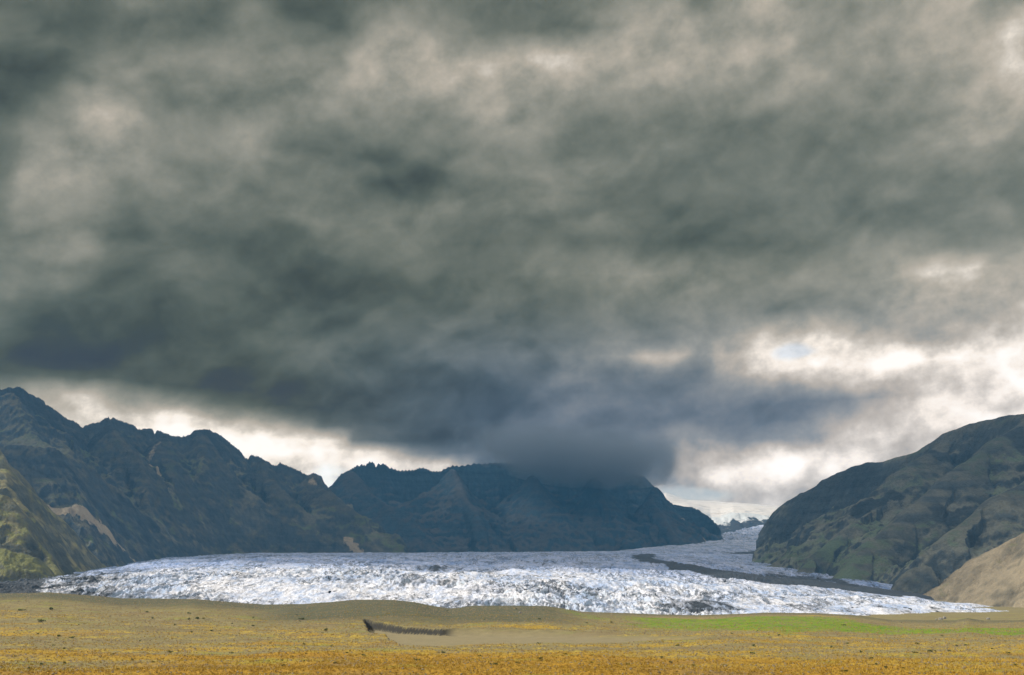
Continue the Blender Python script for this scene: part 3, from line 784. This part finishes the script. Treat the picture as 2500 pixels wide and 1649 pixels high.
# western wall behind and above the ice edge
E1 = (((-700, 1030, 3300), (-400, 985, 3600), (-120, 968, 3900), (0, 949, 4000), (28, 942, 4064), (48, 944, 4104), (70, 956, 4156), (105, 976, 4255), (130, 997, 4329), (150, 1010, 4381),
       (172, 1025, 4464), (185, 1030, 4502), (203, 1041, 4563), (215, 1033, 4600), (235, 1031, 4663), (255, 1021, 4716), (265, 1018, 4742), (268, 1024, 4754), (276, 1018, 4779), (300, 1027, 4845),
       (330, 1038, 4936), (337, 1047, 4950), (355, 1045, 5003), (373, 1046, 5045), (377, 1058, 5058), (383, 1047, 5072), (392, 1051, 5098), (420, 1062, 5157), (445, 1064, 5225), (458, 1061, 5255),
       (475, 1050, 5297), (495, 1046, 5352), (515, 1048, 5396), (540, 1062, 5455), (570, 1085, 5517), (590, 1104, 5562), (601, 1120, 5591), (602, 1116, 5602), (606, 1121, 5610), (613, 1108, 5625),
       (630, 1113, 5663), (655, 1125, 5723), (673, 1134, 5757), (682, 1127, 5774), (700, 1135, 5818), (735, 1150, 5896), (750, 1158, 5928), (765, 1152, 5960), (782, 1160, 5994), (800, 1173, 6039),
       (810, 1182, 6057), (830, 1200, 6093), (870, 1240, 6142)), 1.05, 150, 0.66)
W_RIDGES = [E1,
  (((28, 960, 3980), (70, 1060, 3850), (120, 1092, 3700), (200, 1100, 3620), (280, 1098, 3700)), 0.70, 60, 0.72),
  (((-400, 1075, 3000), (-100, 1085, 3250), (60, 1090, 3420), (180, 1097, 3560), (300, 1150, 3550), (400, 1240, 3480), (470, 1310, 3450)), 1.1, 70, 0.66),
  (((270, 1040, 4560), (320, 1100, 4350), (400, 1170, 4150), (480, 1250, 4000), (560, 1330, 3950)), 0.95, 90, 0.66),
  (((495, 1060, 5000), (520, 1110, 4850), (570, 1160, 4680), (640, 1215, 4560), (700, 1232, 4480), (745, 1268, 4430), (800, 1302, 4400), (850, 1342, 4400)), 0.95, 80, 0.70),
  (((400, 1070, 4880), (440, 1130, 4600), (500, 1200, 4400), (560, 1262, 4280), (620, 1335, 4250)), 0.9, 90, 0.68),
  (((765, 1158, 5420), (800, 1200, 5200), (860, 1262, 5000), (930, 1318, 4850), (985, 1346, 4800)), 0.9, 80, 0.68),
  (((640, 1125, 5260), (680, 1190, 5060), (740, 1240, 4880), (800, 1290, 4760)), 0.9, 60, 0.70),
]
SCREE_W = [
  ([(112, 1152, 3250), (135, 1175, 3250), (160, 1200, 3270), (190, 1225, 3300), (230, 1250, 3350), (270, 1272, 3400), (310, 1298, 3450), (345, 1312, 3500)], [8, 13, 22, 38, 36, 18, 10], 1.0),
  ([(375, 1330, 3600), (410, 1344, 3650), (450, 1352, 3700), (478, 1358, 3750)], [8, 20, 16], 1.0),
  ([(372, 1120, 4600), (390, 1135, 4550)], [16], 0.9), ([(390, 1080, 4800), (360, 1105, 4650)], [14], 0.5),
  ([(850, 1280, 4980), (880, 1300, 4930), (930, 1330, 4880)], [26, 30], 0.75), ([(760, 1170, 5380), (830, 1205, 5240)], [20], 0.6),
  ([(655, 1285, 4560), (690, 1300, 4520)], [22], 0.6), ([(800, 1320, 4550), (830, 1335, 4520)], [30], 0.4)]

FOOT_WEST_FULL = np.concatenate([FOOT_W, np.array([at(640, 1352, 4750), at(800, 1352, 4900), at(1000, 1352, 5000), at(1120, 1352, 5600)])])
print('FOOT', FOOT_WEST_FULL.astype(int).tolist())
mountain_object('mountain', (-0.66, -0.09, 0.00088, 1900, 6000, 0.0013), W_RIDGES, FOOT_WEST_FULL, 1, 100, M_WEST, SCREE_W,
   [([(55, 1015, 3950), (90, 1050, 3800), (150, 1085, 3650)], 120, 1.0), ([(470, 1115, 4850), (540, 1165, 4700), (600, 1200, 4600)], 40, 0.9), ([(640, 1245, 4450), (720, 1280, 4400)], 90, 0.6), ([(300, 1240, 3600), (430, 1310, 3600)], 120, 0.5)],
   [([(0, 958, 4000), (40, 955, 4040), (110, 990, 4190), (160, 1025, 4300)], 70), ([(215, 1045, 4440), (300, 1050, 4600), (390, 1066, 4850)], 55), ([(130, 1125, 3480), (230, 1135, 3500), (320, 1160, 3600)], 34),
    ([(480, 1075, 5350), (560, 1110, 5400)], 50), ([(620, 1130, 5500), (700, 1160, 5600)], 45), ([(300, 1230, 3800), (380, 1250, 3950)], 30), ([(540, 1250, 4300), (600, 1290, 4350)], 40)])

# mossy hill in front of it, at the left edge
A_RIDGES = [(((-900, 1090, 2500), (-500, 1060, 2600), (-200, 1070, 2750), (0, 1098, 2850), (60, 1122, 2820), (112, 1158, 2780), (150, 1205, 2700), (175, 1260, 2600), (190, 1330, 2480), (205, 1380, 2400)), 0.42, 120, 0.80),
            (((-200, 1180, 2400), (-60, 1200, 2420), (40, 1215, 2450), (100, 1250, 2450), (140, 1320, 2380)), 0.5, 60, 0.8),
            (((-300, 1330, 2000), (-80, 1320, 2080), (30, 1330, 2130), (110, 1370, 2150)), 0.6, 60, 0.8)]
mountain_object('hill', (-0.70, -0.33, 0.0008, 1350, 3300, 0.0012), A_RIDGES, FOOT_W[:9], 1, 200, M_HILL, (([(0, 1096, 2850), (60, 1122, 2815)], [14], 0.5),), (), [([(-60, 1375, 2080), (60, 1372, 2150), (150, 1390, 2200), (200, 1405, 2250)], 42), ([(150, 1235, 2720), (180, 1300, 2520), (195, 1360, 2420)], 46), ([(20, 1300, 2250), (90, 1310, 2300)], 30)], jag=2.5, gully=15, strata=4.0, free=False)

# the wall under the cloud
D_RIDGES = [(((806, 1186, 5950), (815, 1175, 5950), (824, 1165, 5950), (832, 1158, 5960), (835, 1153, 5962), (838, 1158, 5964), (848, 1158, 5970), (855, 1145, 5980), (862, 1140, 5990), (870, 1135, 6000), (885, 1132, 6010),
              (893, 1134, 6020), (898, 1128, 6025), (903, 1126, 6030), (913, 1127, 6040), (915, 1138, 6045), (918, 1139, 6047), (924, 1131, 6050), (940, 1131, 6060), (950, 1140, 6080), (975, 1147, 6100), (1010, 1147, 6130),
              (1025, 1140, 6150), (1040, 1141, 6160), (1055, 1148, 6180), (1075, 1149, 6200), (1090, 1142, 6210), (1105, 1135, 6220), (1120, 1137, 6230), (1160, 1130, 6250), (1250, 1128, 6300), (1350, 1136, 6350),
              (1450, 1144, 6400), (1530, 1152, 6400), (1575, 1163, 6400), (1594, 1184, 6380), (1610, 1203, 6350), (1630, 1219, 6330), (1645, 1231, 6300), (1690, 1238, 6300), (1706, 1243, 6280), (1716, 1251, 6250),
              (1728, 1258, 6210), (1742, 1272, 6150), (1755, 1285, 6100), (1765, 1310, 6050)), 1.35, 230, 0.62),
  (((855, 1148, 5700), (900, 1200, 5450), (1000, 1262, 5180), (1060, 1300, 5060), (1150, 1345, 5000)), 0.95, 80, 0.66),
  (((1105, 1145, 5900), (1130, 1210, 5650), (1170, 1280, 5400), (1210, 1335, 5300)), 1.2, 60, 0.66),
  (((1300, 1160, 6000), (1310, 1230, 5750), (1330, 1300, 5500)), 1.2, 50, 0.66),
  (((1450, 1165, 6050), (1480, 1240, 5800), (1540, 1310, 5550)), 1.2, 50, 0.66),
  (((1600, 1190, 6080), (1610, 1250, 5850), (1650, 1310, 5600)), 1.2, 50, 0.66),
]
foot_D = np.array([at(740, 1350, 5200), at(1000, 1349, 5080), at(1200, 1348, 5060), at(1400, 1347, 5080), at(1530, 1347, 5150), at(1600, 1340, 5300), at(1660, 1332, 5500), at(1720, 1316, 5750), at(1790, 1300, 5900), at(1830, 1290, 6400), at(1830, 1280, 8000)])
mountain_object('mountain', (-0.22, 0.28, 0.00088, 4750, 7600, 0.00115), D_RIDGES, foot_D, 1, 300, M_FAR,
   [([(1660, 1225, 5960), (1668, 1228, 5950)], [8], 1.0), ([(1716, 1280, 5830), (1722, 1295, 5800)], [10], 1.3), ([(1724, 1305, 5790), (1735, 1316, 5770), (1745, 1318, 5770)], [10, 12], 1.3)],
   [([(1100, 1175, 5900), (1150, 1260, 5500)], 60, 0.8), ([(1480, 1260, 5700), (1560, 1320, 5500)], 90, 0.7), ([(1250, 1300, 5400), (1420, 1320, 5400)], 110, 0.7), ([(1010, 1285, 5200), (1080, 1330, 5100)], 70, 0.6)], gully=30, strata=9, jag=1.3, streak=0.5)

# the eastern mountain
FOOT_E = np.array([on_ice(x, y) for x, y in [(1828, 1373), (1845, 1385), (1870, 1398), (1900, 1402), (1960, 1408), (2050, 1422), (2180, 1442), (2250, 1458), (2350, 1476), (2450, 1493), (2540, 1507), (2800, 1520)]])
FOOT_T = FOOT_E.copy()
for _i in (7, 8, 9, 10, 11): FOOT_E[_i] = shift(FOOT_E[_i], 30 + 25 * (_i - 6), 90 * (_i - 6))
FOOT_E = np.concatenate([np.array([shift(FOOT_E[0], 640, 1600), shift(FOOT_E[0], 205, 500)]), FOOT_E])
E_RIDGES = [(((1892, 1262, 4150), (1900, 1243, 4050), (1912, 1233, 3980), (1930, 1222, 3920), (1960, 1203, 3860), (2008, 1180, 3800), (2014, 1171, 3790), (2050, 1153, 3750), (2080, 1140, 3700), (2115, 1130, 3660), (2155, 1128, 3600),
              (2200, 1114, 3520), (2240, 1103, 3450), (2275, 1083, 3380), (2310, 1058, 3320), (2370, 1034, 3230), (2430, 1023, 3150), (2465, 1013, 3080), (2500, 1011, 3000), (2700, 1000, 2900), (3000, 1040, 2700), (3400, 1120, 2500)), 1.6, 95, 0.72),
  (((2500, 1030, 2960), (2440, 1070, 2900), (2330, 1150, 2800), (2240, 1230, 2700), (2130, 1320, 2600), (2060, 1400, 2480)), 0.8, 70, 0.75),
  (((2310, 1075, 3260), (2200, 1190, 3080), (2100, 1270, 3000), (2010, 1340, 2920), (1960, 1390, 2850)), 0.8, 60, 0.72),
  (((2700, 1060, 2700), (2560, 1150, 2500), (2440, 1210, 2380), (2340, 1290, 2300), (2260, 1370, 2230)), 0.8, 60, 0.74),
]
mountain_object('mountain', (0.20, 0.70, 0.00085, 1500, 5600, 0.0013), E_RIDGES, FOOT_E, 1, 400, M_EAST, (), (), [([(1895, 1268, 4050), (1960, 1235, 3850), (2060, 1200, 3700), (2130, 1190, 3620)], 62), ([(2190, 1215, 3350), (2290, 1190, 3200), (2400, 1140, 3100)], 30), ([(2100, 1275, 3100), (2200, 1250, 3050)], 26), ([(2300, 1270, 2650), (2420, 1220, 2650)], 34), ([(2480, 1080, 2900), (2540, 1120, 2800)], 40)], sharp=False, jag=0.0, gully=22, strata=9, k_foot=1.2, streak=0.35)

# talus spur at the right edge; outline and warm colour imitate the sunlit area
T_RIDGES = [(((3100, 1180, 1750), (2800, 1200, 1850), (2600, 1228, 1950), (2500, 1262, 2000), (2430, 1300, 2020), (2370, 1340, 2020), (2310, 1385, 1990), (2260, 1430, 1960)), 0.50, 60, 0.62)]
mountain_object('hill', (0.30, 0.72, 0.0008, 1320, 2400, 0.0011), T_RIDGES, FOOT_T[5:], 1, 500, M_TALUS, (), jag=1.2, gully=7, strata=1.5, k_foot=0.9, free=False)

# ice cap and the dark cliff it spills over
def build_icecap():
    X, Y, s, nr, nc = polar(0.10, 0.36, 0.0009, 7800, 14000, 0.0016)
    top = np.array([at(x, y, 11500) for x, y in [(1450, 1235), (1560, 1226), (1600, 1214), (1625, 1203), (1680, 1221), (1750, 1225), (1830, 1230), (1910, 1238), (2100, 1240), (2300, 1240)]])
    lip = np.array([at(x, y, 8900) for x, y in [(1450, 1240), (1560, 1240), (1680, 1245), (1735, 1262), (1760, 1262), (1790, 1252), (1820, 1254), (1850, 1258), (1885, 1262), (1920, 1262), (2300, 1262)]])
    bot = np.array([at(x, y, 8050) for x, y in [(1450, 1330), (1560, 1330), (1700, 1325), (1800, 1305), (1850, 1292), (1885, 1281), (1920, 1275), (2300, 1275)]])
    f = lambda p: np.interp(s, p[:, 0] / p[:, 1], p[:, 2])
    w = 60 * fbm(X / 300, Y / 300, 4, seed=71)
    t1 = np.clip((Y + w - 8100) / 800, 0, 1); t2 = np.clip((Y - 8900) / 2600, 0, 1)
    Z = f(bot) + (f(lip) - f(bot)) * sstep(0, 1, t1) + (f(top) - f(lip)) * (t2 ** 0.8)
    Z = Z - np.maximum(Y - 11500, 0) * 0.05
    Z = Z + 10 * fbm(X / 160, Y / 160, 4, seed=72) * (1 - 0.6 * t2) - 22 * ridged(X / 90, Y / 400, 3, 0.5, 73) * t1 * (1 - t1) * 4
    Z = Z - 30 * sstep(8000, 7800, Y)
    ice = sstep(0.42, 1.02, t1) + 0.25 * sstep(0.55, 0.2, np.abs(fbm(X / 120, Y / 900, 2, seed=74)))
    upper = Y > 8900
    V = np.stack([X, Y, Z], 1)
    structure(link('cliff', grid_mesh('icefall_cliff', V, nr, nc, Y <= 8905, {'scree': ice}), M_BACK))
    structure(link('snow_field', grid_mesh('ice_cap', V, nr, nc, Y > 8912, {'scree': ice}), M_SNOW))
build_icecap()
# ------------------------------------------------------------------ unseen clouds added to shade the valley (high, beside and above the frame)
def shade_cloud(gx, gy, rx, ry, seed, alt=6000.0):
    """a lumpy cloud whose shadow falls round the ground place (gx, gy)"""
    bm = bmesh.new(); bmesh.ops.create_icosphere(bm, subdivisions=5, radius=1.0)
    vs = np.array([v.co[:] for v in bm.verts])
    th = np.arctan2(vs[:, 1], vs[:, 0])
    n = fbm(vs[:, 0] * 2.2 + seed, vs[:, 1] * 2.2 + vs[:, 2], 4, seed=seed)
    r = 1 + 0.28 * n
    for v, q in zip(bm.verts, r): v.co *= float(q)
    me = bpy.data.meshes.new('cloud'); bm.to_mesh(me); bm.free()
    for p in me.polygons: p.use_smooth = True
    o = link('cloud', me, M_SHADE_CLOUD)  # added out of view for the shadow it casts
    k = alt / TO_SUN.z
    o.location = (gx + TO_SUN.x * k, gy + TO_SUN.y * k, alt); o.scale = (rx, ry, 260)
    o['kind'] = 'stuff'
    return o
SHADE = [(150, 3050, 850, 900), (900, 3000, 1000, 900), (1600, 2900, 700, 560), (-900, 4200, 1600, 1000), (700, 4400, 1600, 1100), (2100, 3700, 900, 1000), (-1400, 5200, 1900, 1100), (600, 5600, 1900, 1200),
         (1900, 5000, 1200, 1100), (1200, 6700, 1500, 800), (-600, 6600, 1600, 800), (-2300, 3900, 900, 900), (-1500, 2100, 300, 250), (2600, 3100, 700, 600)]
for i, a in enumerate(SHADE): shade_cloud(*a, seed=300 + i)

# ------------------------------------------------------------------ the cloud that lies on the wall's crest
def cap_cloud():
    m = bpy.data.materials.new('cloud_on_crest'); m.use_nodes = True
    t = NT(m.node_tree); t.n.clear()
    out = t.n.new('ShaderNodeOutputMaterial'); v = t.n.new('ShaderNodeVolumePrincipled')
    t.l.new(v.outputs[0], out.inputs['Volume'])
    tc = t.n.new('ShaderNodeTexCoord').outputs['Object']
    P = t.n.new('ShaderNodeNewGeometry').outputs['Position']
    r = t.vmath('LENGTH', tc)
    n = t.noise(P, 0.006, 7, 0.60)
    d = t.rng(t.math('ADD', r, t.math('MULTIPLY', t.math('SUBTRACT', n, 0.5), 1.1)), 1.0, 0.60, 0.0, 0.010, True)
    d = t.math('MULTIPLY', d, t.rng(t.sep(tc)[2], 0.45, -0.75))
    t.set(v.inputs['Density'], d)
    t.set(v.inputs['Color'], (0.45, 0.54, 0.67)); v.inputs['Anisotropy'].default_value = 0.0
    bm = bmesh.new(); bmesh.ops.create_icosphere(bm, subdivisions=4, radius=1.0)
    me = bpy.data.meshes.new('cloud'); bm.to_mesh(me); bm.free()
    o = link('cloud', me, m)
    a = at(1130, 1094, 5900); b_ = at(1700, 1146, 5900)
    c = (a + b_) / 2
    o.location = (c[0], 5900, c[2] + 62)
    o.rotation_euler = (0, math.atan2(a[2] - b_[2], b_[0] - a[0]), 0)
    o.scale = ((b_[0] - a[0]) / 2 * 1.10, 520, 230)
    o['kind'] = 'stuff'
cap_cloud()

# ------------------------------------------------------------------ haze
def haze():
    m = bpy.data.materials.new('haze'); m.use_nodes = True
    t = NT(m.node_tree); t.n.clear()
    out = t.n.new('ShaderNodeOutputMaterial'); v = t.n.new('ShaderNodeVolumePrincipled')
    t.l.new(v.outputs[0], out.inputs['Volume'])
    t.set(v.inputs['Color'], HAZE_COLOR); v.inputs['Density'].default_value = HAZE_DENSITY
    bm = bmesh.new(); bmesh.ops.create_cube(bm, size=1.0)
    me = bpy.data.meshes.new('haze'); bm.to_mesh(me); bm.free()
    o = link('haze', me, m); o['kind'] = 'stuff'
    z0, z1 = -11.0, 1020.0
    o.scale = (28200, 28200, z1 - z0); o.location = (0, 0, (z0 + z1) / 2)
haze()

# ------------------------------------------------------------------ ground cover: dry grass tufts and stones, too many to count
def scatter(n, seed, smax, y0, y1, weight):
    r = np.random.RandomState(seed)
    s = r.uniform(-smax, smax, n * 3); Y = y0 * np.exp(r.uniform(0, 1, n * 3) * math.log(y1 / y0)); X = s * Y
    k = r.uniform(0, 1, n * 3) < weight(X, Y)
    X, Y = X[k][:n], Y[k][:n]
    Z, m, _ = plain_z(X, Y)
    ok = m < 0.02
    return X[ok], Y[ok], Z[ok], r

def soup(name, V, F, mat):
    me = bpy.data.meshes.new(name)
    me.vertices.add(len(V)); me.vertices.foreach_set('co', V.astype(np.float32).ravel())
    n = F.shape[1]
    me.loops.add(F.size); me.loops.foreach_set('vertex_index', F.astype(np.int32).ravel())
    me.polygons.add(len(F)); me.polygons.foreach_set('loop_start', np.arange(0, F.size, n, dtype=np.int32))
    me.update(calc_edges=True)
    return link(name, me, mat)

def grass_cover():
    def w(X, Y):
        g = 0.28 + 0.6 * sstep(360, 260, Y) + 0.30 * fbm(X / 130, Y / 26, 4, 0.55, seed=31)
        return np.clip(g, 0.05, 1) * (1 - 0.7 * sstep(600, 900, Y))
    X, Y, Z, r = scatter(70000, 5, 0.60, 205, 940, w)
    n = len(X); nb = 5
    h = r.uniform(0.22, 0.55, (n, nb)) * (0.7 + 0.6 * r.rand(n, 1)); a = r.uniform(0, 2 * np.pi, (n, nb)); wd = r.uniform(0.05, 0.13, (n, nb)); sp = r.uniform(0.0, 0.35, (n, nb)); le = r.uniform(0.1, 0.4, (n, nb))
    bx = X[:, None] + sp * np.cos(a); by = Y[:, None] + sp * np.sin(a); bz = Z[:, None] - 0.05 + 0 * a
    p = a + r.uniform(-1, 1, a.shape)
    v0 = np.stack([bx - wd * np.sin(p), by + wd * np.cos(p), bz], -1); v1 = np.stack([bx + wd * np.sin(p), by - wd * np.cos(p), bz], -1)
    v2 = np.stack([bx + le * np.cos(a), by + le * np.sin(a), bz + h], -1)
    V = np.stack([v0, v1, v2], 2).reshape(-1, 3); F = np.arange(len(V)).reshape(-1, 3)
    o = soup('grass', V, F, M_TUFT); o['kind'] = 'stuff'
grass_cover()

def stone_cover():
    X, Y, Z, r = scatter(42000, 6, 0.60, 220, 950, lambda X, Y: np.clip(0.5 - 0.35 * fbm(X / 130, Y / 26, 4, 0.55, seed=31) + 0.2 * sstep(300, 500, Y), 0.05, 1))
    n = len(X)
    base = np.array([[1, 0, 0], [0.4, 0.9, 0], [-0.7, 0.7, 0], [-1, -0.2, 0], [-0.2, -1, 0], [0.7, -0.7, 0], [0.35, 0.1, 0.8], [-0.4, -0.1, 0.7]])
    tri = np.array([[0, 1, 6], [1, 2, 6], [2, 7, 6], [2, 3, 7], [3, 4, 7], [4, 5, 7], [7, 5, 6], [5, 0, 6]])
    sz = 0.12 + 0.30 * r.rand(n) ** 3 + 0.0003 * Y
    a = r.uniform(0, 2 * np.pi, n)
    B = base[None] * (0.75 + 0.5 * r.rand(n, 8, 1)) * sz[:, None, None]
    cx = B[..., 0] * np.cos(a)[:, None] - B[..., 1] * np.sin(a)[:, None]; cy = B[..., 0] * np.sin(a)[:, None] + B[..., 1] * np.cos(a)[:, None]
    V = np.stack([X[:, None] + cx, Y[:, None] + cy, Z[:, None] + B[..., 2] - 0.03], -1).reshape(-1, 3)
    F = (tri[None] + (np.arange(n) * 8)[:, None, None]).reshape(-1, 3)
    o = soup('gravel', V, F, M_GRAVEL); o['kind'] = 'stuff'
stone_cover()

# ------------------------------------------------------------------ shrubs and stones one can tell apart
def shrub_meshes(seed, w=1.0, h=0.8, n=170):
    r = random.Random(seed)
    bm = bmesh.new(); st = bmesh.new()
    lobes = [(r.uniform(-.5, .5) * w, r.uniform(-.5, .5) * w, r.uniform(.35, .75) * h, r.uniform(.25, .45)) for _ in range(6)]
    for L in lobes:
        k = st.verts.new((0.1 * L[0], 0.1 * L[1], -0.1)); 
        a = st.verts.new((0.1 * L[0] + 0.04, 0.1 * L[1], -0.1)); b = st.verts.new((0.1 * L[0], 0.1 * L[1] + 0.04, -0.1)); c = st.verts.new((L[0], L[1], L[2]))
        st.faces.new((k, a, c)); st.faces.new((a, b, c)); st.faces.new((b, k, c))
    for i in range(n):
        L = r.choice(lobes)
        d = Vector((r.gauss(0, 1), r.gauss(0, 1), r.gauss(0, .8))).normalized() * L[3] * r.uniform(.5, 1.1)
        p = Vector((L[0] + d.x, L[1] + d.y, max(0.02, L[2] + d.z * 0.8)))
        q = Vector((r.gauss(0, 1), r.gauss(0, 1), r.gauss(0, 1))).normalized(); u = q.orthogonal().normalized(); v = q.cross(u)
        s = r.uniform(.06, .14)
        bm.faces.new([bm.verts.new(p + u * s), bm.verts.new(p + v * s * .6), bm.verts.new(p - u * s), bm.verts.new(p - v * s * .6)])
    me = bpy.data.meshes.new('foliage'); bm.to_mesh(me); bm.free(); me.materials.append(M_LEAF)
    ms = bpy.data.meshes.new('stems'); st.to_mesh(ms); st.free(); ms.materials.append(M_STEM)
    return me, ms
SHRUB_KINDS = [shrub_meshes(1), shrub_meshes(2, 1.3, 0.6), shrub_meshes(3, 0.8, 1.0), shrub_meshes(4, 1.5, 0.5)]
SHRUB_GROUP = 'low dark green shrubs dotted over the gravel plain'
def shrub(x, y, size, kind, label):
    sx, sz = ray(x, y)
    Yr = np.arange(215.0, 955.0, 1.0); zz, m_, _c2 = plain_z(sx * Yr, Yr)
    k = np.where(CAM_H + sz * Yr < zz)[0]
    if not len(k) or k[0] == 0:
        print('NO PLACE', x, y, label); return None
    p = (sx * Yr[k[0]], Yr[k[0]], zz[k[0]]); z = [p[2]]
    root = bpy.data.objects.new('shrub', None); COL.objects.link(root)
    root.location = (p[0], p[1], float(z[0])); root.rotation_euler.z = random.uniform(0, 6.28); root.scale = (size, size, size * 0.9)
    root['label'] = label; root['category'] = 'shrub'; root['group'] = SHRUB_GROUP
    for nm, me in zip(('foliage', 'stem'), SHRUB_KINDS[kind]):
        o = bpy.data.objects.new(nm, me); COL.objects.link(o); o.parent = root
    return root
random.seed(8)
NAMED = [(124, 1489, 2.6, 1, 'largest dark green shrub high on the far left of the gravel plain'),
 (54, 1492, 2.2, 3, 'faint flat green shrub nearest the left edge of the photo, high on the plain'),
 (102, 1519, 2.4, 3, 'wide flat bright green shrub on the left, midway down the plain'),
 (482, 1512, 2.3, 1, 'bright green round shrub left of the river bed on grey gravel'),
 (462, 1500, 1.6, 0, 'small shrub just above and left of the bright round one'),
 (516, 1542, 1.3, 1, 'small wide shrub at the lower edge of the grey gravel, left of the river bank'),
 (468, 1545, 0.9, 2, 'small upright dark shrub beside the wide one at the gravel edge'),
 (142, 1556, 1.5, 1, 'mid green shrub on the yellow band at the left'),
 (175, 1559, 1.4, 3, 'flat shrub directly right of the mid green one on the yellow band'),
 (617, 1510, 1.1, 0, 'lone small dark shrub above centre left of the plain'),
 (735, 1513, 1.8, 3, 'dull green shrub well above the dark river bank'),
 (795, 1542, 1.6, 2, 'upright dark green shrub left of the dark river bank'),
 (415, 1594, 1.2, 3, 'green shrub on the bare strip in the lower left'),
 (565, 1596, 0.9, 1, 'dark low shrub on the ochre grass below the gravel edge'),
 (888, 1603, 0.9, 0, 'dark round shrub on the ochre ground below the river bed'),
 (1081, 1595, 1.0, 3, 'flat green shrub just below the left end of the river bed'),
 (1020, 1614, 1.2, 3, 'broad pale green shrub low in the middle of the plain'),
 (1315, 1573, 1.0, 1, 'dark shrub on the yellow rise right below the river bed'),
 (1318, 1612, 1.0, 0, 'dark green shrub in the lower middle, right of centre'),
 (1206, 1625, 1.1, 1, 'green shrub low in the middle on the brightest ochre grass'),
 (1900, 1554, 1.1, 0, 'very dark small shrub under the bright green meadow'),
 (2239, 1574, 1.0, 0, 'isolated dark shrub in the right part of the ochre plain'),
 (2275, 1594, 1.4, 1, 'dark bushy shrub at the foot of a low mound on the right'),
 (2235, 1596, 1.1, 3, 'lower flat shrub directly left of the dark bushy one'),
 (1837, 1599, 1.0, 0, 'dark shrub on the yellow grass in the lower right'),
 (2127, 1611, 0.9, 0, 'round dark shrub in the lower right, left of the mound'),
 (2060, 1641, 1.0, 3, 'bright green tussock shrub close to the bottom edge, right of centre'),
 (1655, 1578, 1.1, 3, 'flat green shrub beside the yellow patch right of the river bed')]
for a in NAMED: shrub(*a)
for i in range(120):
    x = random.uniform(5, 2495); y = 1478 + (1636 - 1478) * random.random() ** 0.8
    if 870 < x < 1700 and 1525 < y < 1598: continue
    sz = random.uniform(0.45, 1.0) * (1.5 if y < 1530 else 0.9)
    shrub(x, y, sz, random.randrange(4), 'small dark green shrub on the open gravel, one of many alike')

def boulder(x, y, Y, w, h, seed, label, z=None):
    r = random.Random(seed)
    bm = bmesh.new(); bmesh.ops.create_icosphere(bm, subdivisions=2, radius=1)
    for v in bm.verts:
        v.co *= 1 + r.uniform(-.22, .18)
        if v.co.z < -0.3: v.co.z = -0.3
    me = bpy.data.meshes.new('boulder'); bm.to_mesh(me); bm.free()
    o = link('boulder', me, M_STONE); p = at(x, y, Y)
    o.location = p; o.scale = (w, w * .8, h); o['label'] = label; o['category'] = 'boulder'; o['group'] = 'pale rocks at the ice edge'
boulder(2296, 1512, 950, 2.3, 1.3, 1, 'largest pale rock on the far edge of the plain at the right')
boulder(2306, 1510, 955, 1.6, 1.7, 2, 'darker pointed rock leaning on the largest pale one')
boulder(2286, 1513, 948, 1.1, .7, 3, 'small pale rock just left of the largest one')
boulder(2412, 1512, 950, 1.7, 1.3, 4, 'dark squat rock further right by the ice edge')
boulder(1270, 1497, 640, 1.0, 0.8, 5, 'tiny white rock on the dark bank in the middle of the plain')
boulder(1612, 1502, 945, 1.6, 0.8, 6, 'small pale rock at the left end of the green meadow')
